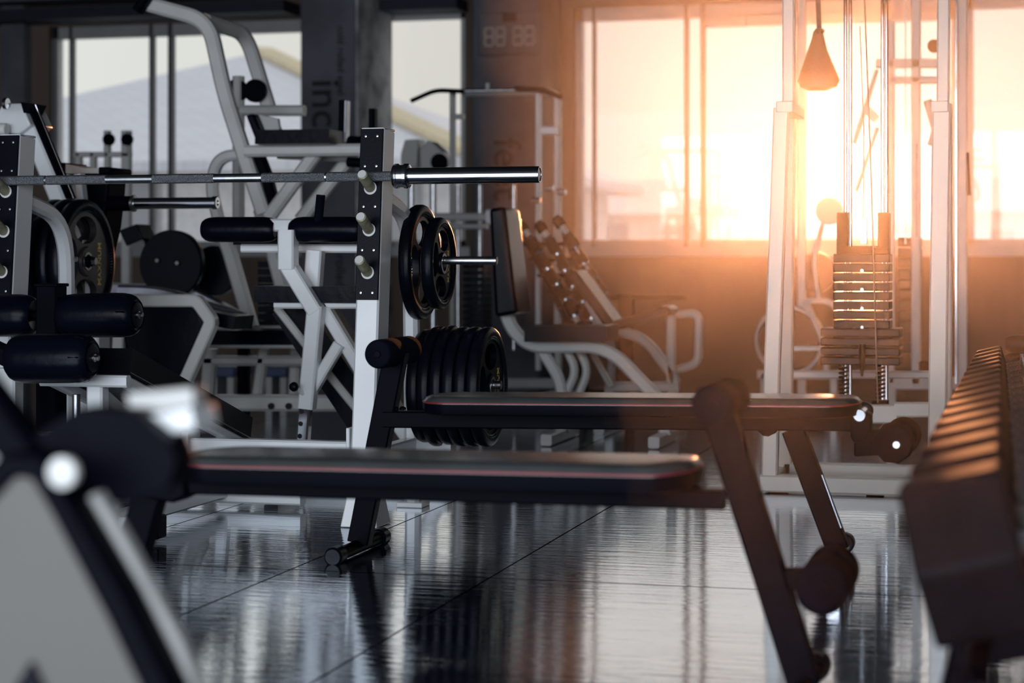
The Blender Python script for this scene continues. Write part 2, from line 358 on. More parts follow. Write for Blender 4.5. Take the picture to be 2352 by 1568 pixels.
# added haze volume, its footprint shaped for the orange flare glow
_h = [P(1040, HY, 14.0), P(1420, HY, 4.0), P(1800, HY, .5), Vector((XR + .1, -1.0, 0)), Vector((XR + .1, WALL_Y + .1, 0))]
_e = (_h[1] - _h[0]); _h[0] = _h[0] + _e * ((WALL_Y + .1 - _h[0].y) / _e.y)      # stretch the glow footprint to the far wall
hz = MB().add([(p.x, p.y, z) for z in (-.05, ZC + .05) for p in _h], [(0, 1, 2, 3, 4), (9, 8, 7, 6, 5), (0, 1, 6, 5), (1, 2, 7, 6), (2, 3, 8, 7), (3, 4, 9, 8), (4, 0, 5, 9)])
hm = bpy.data.materials.new('flare_haze'); hm.use_nodes = True; t = hm.node_tree; t.nodes.clear()
ho = N(t, 'ShaderNodeOutputMaterial'); vs_ = N(t, 'ShaderNodeVolumeScatter'); vs_.inputs['Density'].default_value = .0060; vs_.inputs['Anisotropy'].default_value = .915
vs_.inputs['Color'].default_value = (1, 1, 1, 1); t.links.new(vs_.outputs[0], ho.inputs['Volume'])
hzo = hz.build('haze', hm, None, smooth=False); tag(hzo, 'thin added haze volume imitating the orange flare on the right', 'haze', None, 'stuff')
hm.cycles.homogeneous_volume = True

# clock
cy = 13.14
ck = empty('digital_clock', (wx(1172, cy), cy, wz(1172, 84, cy)), 'black digital clock with pale digits 88 88 high on the pillar', 'clock')
ux = 1 / 341 * 1.0
MB().box((-.23, -.02, -.13), (.23, .055, .17)).build('casing', 'concrete', ck, .01)
for cxp in (-.145, -.062, .062, .145):
    d = MB(); hw, hh, tk = .030, .060, .013
    for z_ in (-hh, 0, hh): d.box((cxp - hw, -.03, z_ - tk / 2), (cxp + hw, -.02, z_ + tk / 2))
    for sx in (-1, 1):
        for z_ in (-hh, 0): d.box((cxp + sx * hw - tk / 2, -.03, z_ + .004), (cxp + sx * hw + tk / 2, -.02, z_ + hh - .004))
    d.build('digit', 'digit', ck, smooth=False)
MB().box((-.05, -.03, .10), (.05, -.02, .16)).build('sensor_window', 'ink', ck)

# ------------------------------------------------------------------ outside
struct('ground', MB().box((-60, WALL_Y + .3, -.4), (60, 90, -.3)), 'ground', 'pale paving outside the windows')
def house(px_ap, py_ap, D, hw, hd, ze, name, label, zr=None):
    ap = P(px_ap, py_ap, D); b = empty(name, (ap.x, ap.y, -.3), label, 'building')
    ht = ap.z + .3
    w = MB().box((-hw + .6, -hd + .6, 0), (hw - .6, hd - .6, ze)).build('wall', 'stonew', b, smooth=False)
    r = MB().add([(-hw, -hd, ze), (hw, -hd, ze), (hw, hd, ze), (-hw, hd, ze), (0, 0, ht), (-hw, -hd, ze - .15), (hw, -hd, ze - .15), (hw, hd, ze - .15), (-hw, hd, ze - .15)],
                 [(0, 1, 4), (1, 2, 4), (2, 3, 4), (3, 0, 4), (0, 1, 6, 5), (1, 2, 7, 6), (2, 3, 8, 7), (3, 0, 5, 8), (5, 6, 7, 8)]).build('roof', 'roof', b, smooth=False)
    A = V(0, 0, ht + .03); Bq = V(hw, -hd, ze + .03)
    MB().bar([A, Bq], .40, .10, V(1, 1, 0)).build('sunlit_hip', 'yellow', b)  # sunlight on the right hip, put into the strip's yellow colour
    for k in range(3):
        xk = -hw + 1.6 + k * (2 * hw - 3.2) / 2
        MB().box((xk - .6, -hd + .55, 1.0), (xk + .6, -hd + .62, 2.3)).build('window', 'alu', b, smooth=False)
    return b
house(600, 118, 34, 5.6, 6.0, 2.55, 'house', 'house with a grey tiled roof outside the left window')
def longhouse(pl, pr, pyt, D, name, label):
    a = P(pl, pyt, D); b_ = P(pr, pyt, D); c = (a + b_) / 2; L_ = (b_ - a).length
    e_ = empty(name, (c.x, c.y, -.3), label, 'building', None, YAW)
    h_ = c.z + .3
    MB().box((-L_ / 2, 0, 0), (L_ / 2, 5, h_ * .72)).build('wall', 'stonew', e_, smooth=False)
    MB().add([(-L_ / 2 - .3, -.4, h_ * .70), (L_ / 2 + .3, -.4, h_ * .70), (L_ / 2 + .3, 5.4, h_ * .70), (-L_ / 2 - .3, 5.4, h_ * .70), (-L_ / 2 - .3, 2.5, h_), (L_ / 2 + .3, 2.5, h_)],
             [(0, 1, 5, 4), (2, 3, 4, 5), (0, 3, 4), (1, 2, 5), (0, 1, 2, 3)]).build('roof', 'stonew', e_, smooth=False)
    n_ = max(2, int(L_ / 1.8))
    for k in range(n_):
        x_ = -L_ / 2 + (k + .5) * L_ / n_
        MB().box((x_ - .4, -.04, 1.0), (x_ + .4, .01, 2.1)).build('window', 'grey', e_, smooth=False)
longhouse(1335, 1630, 405, 52, 'outbuilding', 'low pale outbuilding seen through the large window')
longhouse(2230, 2520, 400, 60, 'outbuilding', 'low pale outbuilding seen through the window by the right wall')

# ------------------------------------------------------------------ weight plates
def web_mesh(Rr, r0, T, holes, n=40):
    """plate web with grip holes; axis x. holes: list of angles (deg) out of four sectors"""
    vs = []; fs = []
    def pt(r, th, x): return (x, r * math.cos(th), r * math.sin(th))
    for q in range(4):
        mid = q * math.pi / 2; a0, a1 = mid - math.pi / 4, mid + math.pi / 4
        bd = []
        for i in range(n): bd.append((Rr, a0 + (a1 - a0) * i / n))
        for i in range(n // 3): bd.append((Rr + (r0 - Rr) * i / (n // 3), a1))
        for i in range(n // 2): bd.append((r0, a1 - (a1 - a0) * i / (n // 2)))
        for i in range(n // 3): bd.append((r0 + (Rr - r0) * i / (n // 3), a0))
        m = len(bd); xy = [(r * math.cos(t_), r * math.sin(t_)) for r, t_ in bd]
        hc = ((Rr * .62) * math.cos(mid), (Rr * .62) * math.sin(mid))
        if round(math.degrees(mid)) in holes:
            hp = []
            for x_, y_ in xy:
                th = math.atan2(y_ - hc[1], x_ - hc[0]) - mid
                rr = 1 / math.sqrt((math.cos(th) / (.275 * Rr)) ** 2 + (math.sin(th) / (.46 * Rr)) ** 2)
                hp.append((hc[0] + rr * math.cos(th + mid), hc[1] + rr * math.sin(th + mid)))
            for x0_ in (-T / 2, T / 2):
                b0 = len(vs); vs += [(x0_, *p) for p in xy] + [(x0_, *p) for p in hp]
                fs += [(b0 + i, b0 + (i + 1) % m, b0 + m + (i + 1) % m, b0 + m + i) for i in range(m)]
            b0 = len(vs); vs += [(-T / 2, *p) for p in hp] + [(T / 2, *p) for p in hp]
            fs += [(b0 + i, b0 + (i + 1) % m, b0 + m + (i + 1) % m, b0 + m + i) for i in range(m)]
        else:
            for x0_ in (-T / 2, T / 2):
                b0 = len(vs); vs += [(x0_, *p) for p in xy] + [(x0_, hc[0], hc[1])]
                fs += [(b0 + i, b0 + (i + 1) % m, b0 + m) for i in range(m)]
    return vs, fs
def weight_plate(Rp, T, holes, label, group, m='rubber', letter='MAXNUM', rot=0):
    e_ = empty('weight_plate', (0, 0, 0), label, 'weight plate', group)
    h = T / 2; c = .32 * T
    rim = MB().lathe([(Rp * .80, -h * .75), (Rp * .86, -h), (Rp - c, -h), (Rp - c * .3, -h + c * .35), (Rp, -h + c), (Rp, h - c), (Rp - c * .3, h - c * .35), (Rp - c, h), (Rp * .86, h), (Rp * .80, h * .75), (Rp * .79, h * .3), (Rp * .79, -h * .3), (Rp * .80, -h * .75)], (0, 0, 0), X, 72)
    rim.f = [f_ for f_ in rim.f if len(f_) == 4]
    rim.build('rim', 'rubber', e_)
    vs, fs = web_mesh(Rp * .81, Rp * .20, T * .55, holes)
    w = MB().add(vs, fs).build('web', m, e_); w.rotation_euler = (R(rot), 0, 0)
    hb = MB().lathe([(.028, -h * .9), (Rp * .22, -h * .9), (Rp * .25, -h * .5), (Rp * .25, h * .5), (Rp * .22, h * .9), (.028, h * .9), (.026, 0), (.028, -h * .9)], (0, 0, 0), X, 40)
    hb.f = [f_ for f_ in hb.f if len(f_) == 4]; hb.build('hub', m, e_)
    rg = MB().lathe([(.026, -h * .95), (.034, -h * .95), (.034, h * .96), (.026, h * .96), (.026, -h * .95)], (0, 0, 0), X, 32); rg.f = [f_ for f_ in rg.f if len(f_) == 4]
    rg.build('bushing', 'steel', e_)
    # grip ribs on the inner rim
    rb = MB()
    for k in range(-4, 5):
        for base in (0, 90, 180, 270):
            th = R(base + k * 3.2); rb.bar([V(h * .2, Rp * .80 * math.cos(th), Rp * .80 * math.sin(th)), V(h * 1.0, Rp * .84 * math.cos(th), Rp * .84 * math.sin(th))], Rp * .022, Rp * .03, V(0, -math.sin(th), math.cos(th)), (0, 0), .001)
    rb.build('grip_ribs', 'rubber', e_)
    a = R(rot); rr = Rp * .47
    # lettering reads upwards, right of the hub
    yy = rr; text('lettering', letter, Rp * .16, (h * .58, yy, -.01), (R(90), 0, R(90)), 'gold', e_).rotation_euler = _text_rot()
    return e_
def _text_rot():
    # text x axis -> world z (reads upward), text y axis -> world -y..., normal -> +x
    m_ = Matrix(((0, 0, 1), (0, -1, 0), (1, 0, 0)))
    xa_, za_ = Vector((0, 0, 1)), Vector((1, 0, 0)); ya_ = za_.cross(xa_)
    return Matrix((xa_, ya_, za_)).transposed().to_euler()
def place_plates(proto, specs):
    for i, (loc, lab, sc) in enumerate(specs):
        o = proto if i == 0 else copy_tree(proto)
        o.location = loc; o['label'] = lab; o.scale = (1, sc, sc)

# ------------------------------------------------------------------ bench-press rack
rk = Fr(835, 6.10)
rack = femp(rk, 'barbell_rack', 'white steel bench-press rack with black peg plates holding the barbell', 'rack')
u0 = rk.on(842, 1200, 0).x
def post_pt(py, pxc=None):
    # centre line of the right upright
    pxc = 838 + (867 - 838) * (1200 - py) / 900 if pxc is None else pxc
    return rk.onu(pxc + 2, py, u0)
pb, pt_ = post_pt(1200), post_pt(300); pb.z = .012
ul = rk.on(889, 300, .12).x - rk.on(60, 309, .12).x
lean = (pt_ - pb).normalized(); out_n = lean.cross(X).normalized()
if out_n.y > 0: out_n = -out_n
def on_post(py): t_ = (pt_.z - pb.z); z_ = post_pt(py).z; k = (z_ - pb.z) / t_; return pb + (pt_ - pb) * k
for s_, nm in ((0, 'r'), (-ul, 'l')):
    dx = V(s_, 0, 0)
    bar('upright', [pb + dx, pt_ + dx], .076, .11, 'white', rack, X)
    box('post_cap', pt_ + dx + V(-.038, -.055, -.002), pt_ + dx + V(.038, .055, .006), 'white', rack)
    a, b = on_post(692) + dx + out_n * .059, on_post(303) + dx + out_n * .059
    pl = bar('peg_plate', [a, b], .075, .008, 'plate', rack, X, .002)
    for py_ in (320, 388, 480, 579, 676):
        for sx in (-.019, .019):
            c_ = on_post(py_) + dx + out_n * .0628 + V(sx, 0, 0)
            MB().lathe([(.0036, 0), (.0036, .002), (.0018, .0022), (.0014, .001)], c_, out_n, 12).build('screw', 'steel', pl)
    for py_ in (438, 533, 630):
        c_ = on_post(py_) + dx + out_n * .0625 + V(.002, 0, 0); d_ = (out_n * .085 + Z * .022).normalized()
        d_ = (V(0, -.075, .036)).normalized()
        pg = cyl('peg', c_, c_ + d_ * .092, .0165, 'peg', rack, 24, .003)
        MB().lathe([(.0135, 0), (.0135, .0015)], c_ + d_ * .092, d_, 24).build('peg_end', 'nylon', pg)
        MB().lathe([(.021, 0), (.021, .004), (.017, .005)], c_, out_n, 24).build('peg_collar', 'nylon', pg)
    r0 = on_post(447) + dx + V(0, .03, 0); ur = rk.onu(947, 740, u0).y
    q1 = V(r0.x, ur - .02, rk.onu(945, 500, u0).z); q2 = V(r0.x, ur + .01, .012)
    tb = MB().bar(fillet([r0, q1, q2], .16, 8), .05, .05, X, (0, 0), .012).build('rear_support', 'white', rack)
    for pyb in (595,):
        bz = rk.onu(947, pyb, u0).z; cyl('bolt', V(r0.x - .034, ur, bz), V(r0.x + .034, ur, bz), .010, 'steel', rack, 6)
    MB().hexa([pb + dx + V(-.042, -.05, .10), pb + dx + V(.042, -.05, .10), pb + dx + V(.042, .05, .10), pb + dx + V(-.042, .05, .10)],
              [pb + dx + V(-.06, -.07, -.011), pb + dx + V(.06, -.07, -.011), pb + dx + V(.06, .07, -.011), pb + dx + V(-.06, .07, -.011)]).build('foot', 'white', rack, .004)
    MB().box(q2 + V(-.045, -.045, -.012), q2 + V(.045, .045, .006)).build('foot', 'white', rack, .003)
    zs = rk.onu(950, 1020, u0).z
    bar('side_rail', [V(r0.x, .04, zs), V(r0.x, ur, zs)], .045, .05, 'white', rack, X)
zc = rk.on(620, 1026, .02).z
bar('cross_beam', [V(-ul + .03, .02, zc), V(u0 - .03, .02, zc)], .055, .048, 'white', rack, Y)
MB().box((u0 - .058, -.03, zc - .045), (u0 - .046, .06, zc + .07)).build('beam_lug', 'white', rack, .003)
xlug = rk.on(432, 1026, .0).x
MB().box((xlug - .012, -.028, zc - .03), (xlug + .012, .07, zc + .045)).build('beam_lug', 'white', rack, .003)
cyl('bolt', V(xlug - .03, -.03, zc), V(xlug - .03, -.045, zc), .014, 'steel', rack, 6)
# horns
def horn(f, par, py, pxt, w, x0, r=.0135, m='steel'):
    tip = f.on(pxt, py, w); a = V(x0, w, tip.z); b = V(tip.x, w, tip.z)
    h_ = cyl('plate_horn', a, b, r, m, par, 20); return a, b
a_up, b_up = horn(rk, rack, 598, 1142, ur, u0 + .02)
a_lo, b_lo = horn(rk, rack, 884, 1152, ur, u0 + .02)
stx = rk.on(1040, 1020, ur).x
bar('side_stub', [V(u0 + .02, ur, zs), V(stx, ur, zs)], .05, .045, 'white', rack, Y)
# barbell
bl = rk.on(870, 404.5, 0); zb_ = on_post(404).z; nrm = on_post(404) + out_n * .080
yb = nrm.y
cxm = rk.on(422, 408, yb).x; shx = rk.on(905, 404.5, yb).x; ex = rk.on(1240, 404.5, yb).x; zbar = rk.on(905, 404.5, yb).z
bb = empty('barbell', rk.o + V(cxm, yb, zbar), 'long chrome barbell resting on the pegs of the white rack', 'barbell')
hs = shx - cxm; he = ex - cxm
cyl('shaft', V(-hs, 0, 0), V(hs, 0, 0), .0142, 'steel', bb)
def kx(p): return rk.on(p, 405, yb).x - cxm
for a, b in ((352, 493), (603, 748), (752, 903)):
    cyl('knurled_grip', V(kx(a), 0, 0), V(kx(b), 0, 0), .0155, 'knurl', bb, 32, .0008)
    if a != 352: cyl('knurled_grip', V(-kx(b), 0, 0), V(-kx(a), 0, 0), .0155, 'knurl', bb, 32, .0008)
for s_ in (-1, 1):
    L_ = he - hs
    MB().lathe([(.014, 0), (.036, .001), (.039, .006), (.039, .014), (.035, .016), (.035, .034), (.039, .036), (.039, .046), (.036, .05), (.026, .052)], V(s_ * hs, 0, 0), V(s_, 0, 0), 40).build('collar', 'chrome', bb)
    MB().lathe([(.0255, .05), (.0255, L_ - .004), (.024, L_), (.021, L_), (.0195, L_ - .004)], V(s_ * hs, 0, 0), V(s_, 0, 0), 40).build('sleeve', 'chrome', bb)
    MB().lathe([(.0185, L_ - .005), (.0185, L_ - .002), (.008, L_ - .001)], V(s_ * hs, 0, 0), V(s_, 0, 0), 24).build('end_cap', 'steel', bb)
# plates on the rack
s_r = 1.0
def pcen(px, w=ur): return rk.on(px, 600, w).x
def pR(py0, py1, px, w=ur): return abs(rk.on(px, py0, w).z - rk.on(px, py1, w).z) / 2
Rb = pR(470, 735, 975); xb0 = pcen(950); xb1 = pcen(981)
zb1 = rk.on(975, 602, ur).z
pa = weight_plate(Rb, .042, (90, 180, 270), 'x', 'plates on the rack upper horn', rot=8)
place_plates(pa, [(rk.o + V((xb0 + xb1) / 2, ur, zb1), 'larger black weight plate on the upper horn of the white rack', 1)])
Rs = pR(500, 712, 1018); xs0 = pcen(994)
pa2 = weight_plate(Rs, .042, (90, 180, 270), 'x', 'plates on the rack upper horn', rot=-10)
place_plates(pa2, [(rk.o + V(pcen(1008), ur, rk.on(1018, 605, ur).z), 'smaller black weight plate outermost on the upper horn of the white rack', 1)])
Rl = pR(752, 1027, 1120); x_in, x_out = pcen(968), pcen(1134); tpl = (x_out - x_in) / 6
pa3 = weight_plate(Rl, tpl * .99, (90, 180, 270), 'x', 'six plates on the rack lower horn', rot=0)
ordn = ['innermost', 'second', 'third', 'fourth', 'fifth', 'outermost']
specs = []
for k in range(6):
    x_ = x_out - tpl * (k + .5)
    nm = 'outermost black weight plate, gold lettering, on the lower horn' if k == 0 else ('innermost black weight plate on the lower horn beside the white rack' if k == 5 else '%s black weight plate from the outer end of the lower horn' % ['', 'second', 'third', 'fourth', 'fifth'][k])
    specs.append((rk.o + V(x_, ur, rk.on(1120, 888, ur).z + (.004 if k == 3 else 0)), nm, [1, 1, 1, 1, 1.01, .95][k]))
place_plates(pa3, specs)

# ------------------------------------------------------------------ plate-loaded press at the left
pm = Fr(200, 7.45)
prs = femp(pm, 'plate_loaded_press', 'plate-loaded press machine with thick white slanted beam and chrome horn', 'exercise machine')
bar('main_beam', [pm.on(67, 270, .02), pm.on(205, 610, .02)], .10, .066, 'white', prs, Y, .01)
MB().prism([pm.on(7, 270, 0), pm.on(24, 240, 0), pm.on(66, 240, 0), pm.on(88, 290, 0), pm.on(62, 310, 0), pm.on(16, 308, 0)], -.06, .12).build('beam_head', 'white', prs, .006)
bar('main_upright', [pm.on(205, 555, .05), V(pm.on(205, 555, .05).x + .03, .05, .03)], .10, .10, 'white', prs, Y)
bar('rubber_strip', [pm.on(72, 240, .0), pm.on(163, 455, .0)], .07, .014, 'black', prs, Y)
bar('bright_edge', [pm.on(82, 240, -.04), pm.on(170, 455, -.04)], .008, .006, 'chrome', prs, Y)
MB().prism([pm.on(65, 237, 0), pm.on(90, 240, 0), pm.on(80, 262, 0), pm.on(72, 262, 0)], -.06, .06).build('top_bracket', 'black', prs)
cyl('pivot_bolt', pm.on(10, 238, -.15), pm.on(18, 238, -.15), .022, 'chrome', prs)
cyl('side_roller', pm.on(-10, 297, -.1), pm.on(16, 297, -.1), .024, 'nylon', prs)
MB().prism([pm.on(145, 378, .3), pm.on(172, 376, .3), pm.on(172, 400, .3), pm.on(145, 400, .3)], .2, .4).build('arm_block', 'black', prs)
MB().prism([pm.on(172, 378, .3), pm.on(215, 388, .3), pm.on(255, 388, .3), pm.on(255, 400, .3), pm.on(172, 400, .3)], .22, .38).build('arm_gusset', 'grey', prs)
MB().prism([pm.on(190, 400, .3), pm.on(272, 400, .3), pm.on(268, 450, .3), pm.on(260, 520, .3), pm.on(238, 620, .3), pm.on(205, 620, .3), pm.on(200, 450, .3)], .22, .38).build('swing_arm', 'black', prs, .01)
MB().prism([pm.on(252, 386, .3), pm.on(275, 386, .3), pm.on(279, 392, .3), pm.on(276, 402, .3), pm.on(252, 402, .3)], .2, .4).build('arm_cap', 'black', prs, .005)
bar('inner_link', [pm.on(182, 400, .15), pm.on(190, 470, .15)], .05, .03, 'white', prs, Y)
h0 = pm.on(208, 468, .25); h1 = pm.on(303, 468, .25); h2 = pm.on(500, 466, .25)
cyl('horn_sleeve', h0, V(h1.x, .25, h0.z), .030, 'black', prs)
MB().lathe([(.026, 0), (.033, .003), (.033, .012), (.026, .014)], V(h1.x, .25, h0.z), X, 32).build('stop_ring', 'steel', prs)
MB().lathe([(.0225, 0), (.0225, h2.x - h1.x - .02), (.026, h2.x - h1.x - .018), (.026, h2.x - h1.x - .003), (.022, h2.x - h1.x), (.012, h2.x - h1.x), (.010, h2.x - h1.x - .004)], V(h1.x, .25, h0.z), X, 32).build('loading_horn', 'chrome', prs)
zax = pm.on(205, 600, -.1).z
cyl('plate_spindle', V(pm.on(110, 600, -.1).x, -.1, zax), V(pm.on(212, 600, -.1).x, -.1, zax), .020, 'black', prs)
cyl('spindle_bolt', V(pm.on(212, 600, -.1).x, -.1, zax), V(pm.on(221, 600, -.1).x, -.1, zax), .016, 'steel', prs, 6)
bar('base_rail', [V(-.6, .05, .035), V(.35, .05, .035)], .07, .07, 'white', prs, Y)
bar('base_rail', [V(.12, -.35, .035), V(.12, .7, .035)], .07, .07, 'white', prs, X)
RL = abs(pm.on(200, 457, -.1).z - zax)
pq = weight_plate(RL, .050, (90, 180, 270), 'x', 'plates on the left press', m='worn')
def pxx(p, w=-.1): return pm.on(p, 600, w).x
place_plates(pq, [(pm.o + V(pxx(190) + 0, -.1, zax), 'worn black weight plate outermost in the stack on the left press, bolt in its hub', 1),
                  (pm.o + V(pxx(190) - .055, -.1, zax), 'worn black weight plate second in the stack on the left press', 1),
                  (pm.o + V(pxx(190) - .11, -.1, zax), 'worn black weight plate innermost in the stack on the left press', 1)])
RL2 = abs(pm.on(118, 492, -.24).z - pm.on(118, 600, -.24).z)
pq2 = weight_plate(RL2, .045, (90, 180, 270), 'x', 'plates on the left press')
place_plates(pq2, [(pm.o + V(pm.on(104, 600, -.24).x, -.24, pm.on(118, 600, -.24).z), 'black gold-lettered weight plate behind the left upright of the white rack', 1)])
z5 = pm.on(118, 600, -.24).z
cyl('plate_spindle', V(pm.on(60, 600, -.24).x, -.24, z5), V(pm.on(122, 600, -.24).x, -.24, z5), .020, 'black', prs)
bar('spindle_bracket', [V(pm.on(60, 600, -.24).x - .01, -.26, z5), V(pm.on(60, 600, -.24).x - .01, -.0, z5)], .03, .05, 'white', prs, X)
bar('spindle_post', [V(pm.on(60, 600, -.24).x - .01, .0, z5 + .04), V(pm.on(60, 600, -.24).x - .01, .05, .03)], .05, .05, 'white', prs, X)

# ------------------------------------------------------------------ decline bench with ankle rollers (front left)
db = Fr(300, 5.62)
dec = femp(db, 'decline_bench', 'decline bench with glossy black ankle rollers and white frame', 'bench')
def roller(f, par, c0, c1, r, ends=(1, 1), cap=True, m='vinyl'):
    c0 = Vector(c0); c1 = Vector(c1); L_ = (c1 - c0).length; e_ = min(.045, L_ * .3)
    prof = [(r * .60, 0), (r * .70, -.004), (r * .86, .006), (r * .95, e_ * .45), (r, e_), (r, L_ - e_), (r * .95, L_ - e_ * .45), (r * .86, L_ - .006), (r * .70, L_ + .004), (r * .60, L_)]
    o = MB().lathe(prof, c0, c1 - c0, 48).build('roller', m, par)
    if cap:
        d_ = (c1 - c0).normalized()
        cp = MB().lathe([(r * .50, L_), (r * .57, L_ + .001), (r * .57, L_ + .005), (r * .5, L_ + .006), (r * .18, L_ + .0062)], c0, d_, 40).build('roller_cap', 'plate', o)
        MB().lathe([(r * .16, L_ + .006), (r * .16, L_ + .010), (r * .10, L_ + .011)], c0, d_, 24).build('washer', 'steel', o)
        MB().lathe([(.0085, L_ + .010), (.0085, L_ + .020), (.007, L_ + .022)], c0, d_, 6).build('bolt', 'steel', o)
        # gathered creases of the cover
        cr_ = MB(); a_ = d_.orthogonal().normalized(); b_ = d_.cross(a_)
        for k in range(14):
            th = 2 * math.pi * (k + random.uniform(-.25, .25)) / 14; rd = a_ * math.cos(th) + b_ * math.sin(th)
            cr_.tube([c0 + d_ * (L_ - .003) + rd * r * .74, c0 + d_ * (L_ - .014) + rd * r * .895, c0 + d_ * (L_ - random.uniform(.03, .042)) + rd * r * .965], random.uniform(.002, .0034), 6)
        cr_.build('cover_creases', m, o)
    return o
w1 = .32; w2 = -.14
rA = .062
a = db.on(143, 725, w1); b = db.on(313, 723, w1); roller(db, dec, a, b, .068)
a2 = db.on(-60, 725, w1); b2 = db.on(78, 724, w1); roller(db, dec, a2, b2, .066, cap=False)
cyl('roller_axle', db.on(70, 724, w1), db.on(150, 724, w1), .016, 'black', dec)
a = db.on(28, 824, w2); b = db.on(211, 822, w2); roller(db, dec, a, b, .070)
bar('roller_arm', [db.on(-60, 782, w2), db.on(60, 838, w2)], .06, .05, 'black', dec, Y)
bar('roller_post', [db.on(118, 655, w1), V(db.on(118, 655, w1).x, w1, .30)], .072, .072, 'black', dec, X)
bx_ = db.on(118, 655, w1); box('post_cap', bx_ + V(-.04, -.04, -.004), bx_ + V(.04, .04, .006), 'black', dec)
up = db.on(300, 830, 0).x
pn, pf = db.on(300, 830, 0), db.onu(578, 985, up)
wd = .27; shift = V(-wd / 2, 0, 0)
pad('seat_pad', pn + shift, pf + shift, wd, .078, 'gloss', dec, X, .018)
sl = (pf - pn).normalized(); nn = sl.cross(X).normalized(); nn = nn if nn.z > 0 else -nn
wt = MB().tube([pn + nn * .037 + V(-.005, -.006, 0), pf + nn * .037 + V(-.005, 0, 0)], .0035, 8); wt.build('seam_welt', 'vinyl', dec)
wt = MB().tube([pn - nn * .033 + V(.001, 0, 0), pf - nn * .033 + V(.001, 0, 0)], .0035, 8); wt.build('seam_welt', 'vinyl', dec)
for dx in (-.012, -wd + .03):
    f0 = pn - nn * .058 + V(dx, .0, 0); f1 = pf - nn * .058 + V(dx, 0, 0)
    bar('seat_rail', [f0, f1], .03, .034, 'white', dec, X)
bar('seat_crossbar', [pn - nn * .058 + V(.004, -.005, 0), pn - nn * .058 + V(-wd, -.005, 0)], .03, .034, 'white', dec, Y)
zf = .03
um = db.on(206, 950, -.05).x
bar('front_upright', [V(um, -.0, pn.z - .06), V(um, -.0, .04)], .05, .05, 'white', dec, X)
cyl('chrome_slide', V(db.on(175, 900, .05).x, .05, pn.z - .1), V(db.on(175, 900, .05).x, .05, .08), .012, 'chrome', dec)
ul_ = db.on(18, 920, .1).x
bar('front_upright', [V(ul_, .1, db.on(18, 845, .1).z), V(ul_, .1, .04)], .075, .06, 'white', dec, X)
dfo = Fr(300, 5.74); off_ = dfo.o - db.o
ef = dfo.on(352, 1215, 0) + off_
bar('foot_bar', [V(ul_ - .25, off_.y, .045), V(ef.x, off_.y, .045)], .055, .055, 'white', dec, Y)
MB().box(V(ef.x - .004, off_.y - .032, .012), V(ef.x + .03, off_.y + .032, .080)).build('rubber_cap', 'black', dec, .006)
bar('spine', [V(um, .0, .06), V(um, .92, .06)], .05, .05, 'white', dec, X)
bar('diagonal_brace', [V(um, .0, pn.z - .09), V(um, .75, .09)], .04, .04, 'grey', dec, X)
bar('foot_bar', [V(um - .3, .92, .045), V(um + .28, .92, .045)], .055, .055, 'white', dec, Y)
bar('rear_upright', [V(um, .92, .06), V(um, .88, pf.z - .05)], .04, .04, 'white', dec, X)
cyl('bolt', pn - nn * .075 + V(-.012, .25, -.07), pn - nn * .085 + V(-.012, .25, -.08), .009, 'steel', dec, 6)

# ------------------------------------------------------------------ knee-roller bench in the middle
kb = Fr(700, 6.95)
kn = femp(kb, 'adjustable_bench', 'white adjustable bench with twin black knee rollers on a perforated chrome post', 'bench')
roller(kb, kn, kb.on(470, 527, 0), kb.on(632, 527, 0), .0455, cap=False); roller(kb, kn, kb.on(671, 527, 0), kb.on(834, 527, 0), .0455, cap=False)
bar('roller_crossbar', [kb.on(620, 517, 0), kb.on(684, 517, 0)], .045, .045, 'white', kn, Y)
bar('roller_stem', [kb.on(662, 528, -.03), kb.on(662, 618, -.03)], .062, .06, 'white', kn, Y)
bar('diagonal_tube', [kb.on(660, 605, -.02), kb.on(728, 716, -.02)], .062, .055, 'white', kn, Y)
bar('diagonal_tube', [kb.on(738, 695, .03), kb.on(838, 862, .03)], .050, .045, 'white', kn, Y)
bar('upper_tube', [kb.on(725, 575, .06), kb.on(716, 700, .06)], .05, .06, 'white', kn, Y)
bar('lower_tube', [kb.on(727, 702, -.02), kb.on(705, 938, -.02)], .056, .056, 'white', kn, Y)
bar('gusset_tube', [kb.on(780, 790, .0), kb.on(712, 905, .0)], .042, .04, 'white', kn, Y)
lp0 = kb.on(703, 925, -.02); lp1 = V(kb.on(690, 1010, -.02).x, -.02, .03)
ip = bar('perforated_post', [lp0, lp1], .042, .042, 'chrome', kn, Y)
for k in range(6):
    c_ = lp0 + (lp1 - lp0) * (.10 + .15 * k); cyl('adjustment_hole', c_ + V(-.007, -.0225, 0), c_ + V(-.007, -.020, 0), .0085, 'ink', ip, 16)
kp = kb.on(675, 888, -.1); cyl('knob_stem', kp, kb.on(698, 905, -.04), .008, 'white', kn)
MB().lathe([(.002, -.017), (.010, -.014), (.0165, -.005), (.0175, .002), (.014, .011), (.006, .016), (.001, .017)], kp, X, 24).build('lever_knob', 'plate', kn)
bar('top_rail', [kb.on(556, 570, .12), kb.on(828, 571, .12)], .03, .030, 'white', kn, Y)
pad('arm_pad', kb.on(550, 553, .18), kb.on(832, 553, .18), .12, .03, 'vinyl', kn, Y, .01)
pad('seat_pad', kb.on(615, 674, .12), kb.on(850, 676, .12), .26, .058, 'vinyl', kn, Y, .02)
bar('seat_rail', [kb.on(632, 700, .02), kb.on(850, 700, .02)], .03, .026, 'white', kn, Y)
pad('back_pad', kb.on(690, 695, .30), kb.on(870, 965, .30), .30, .13, 'vinyl', kn, Y, .02)
bar('back_rail', [kb.on(636, 706, .14), kb.on(762, 868, .14), kb.on(822, 942, .14)], .022, .03, 'grey', kn, Y)
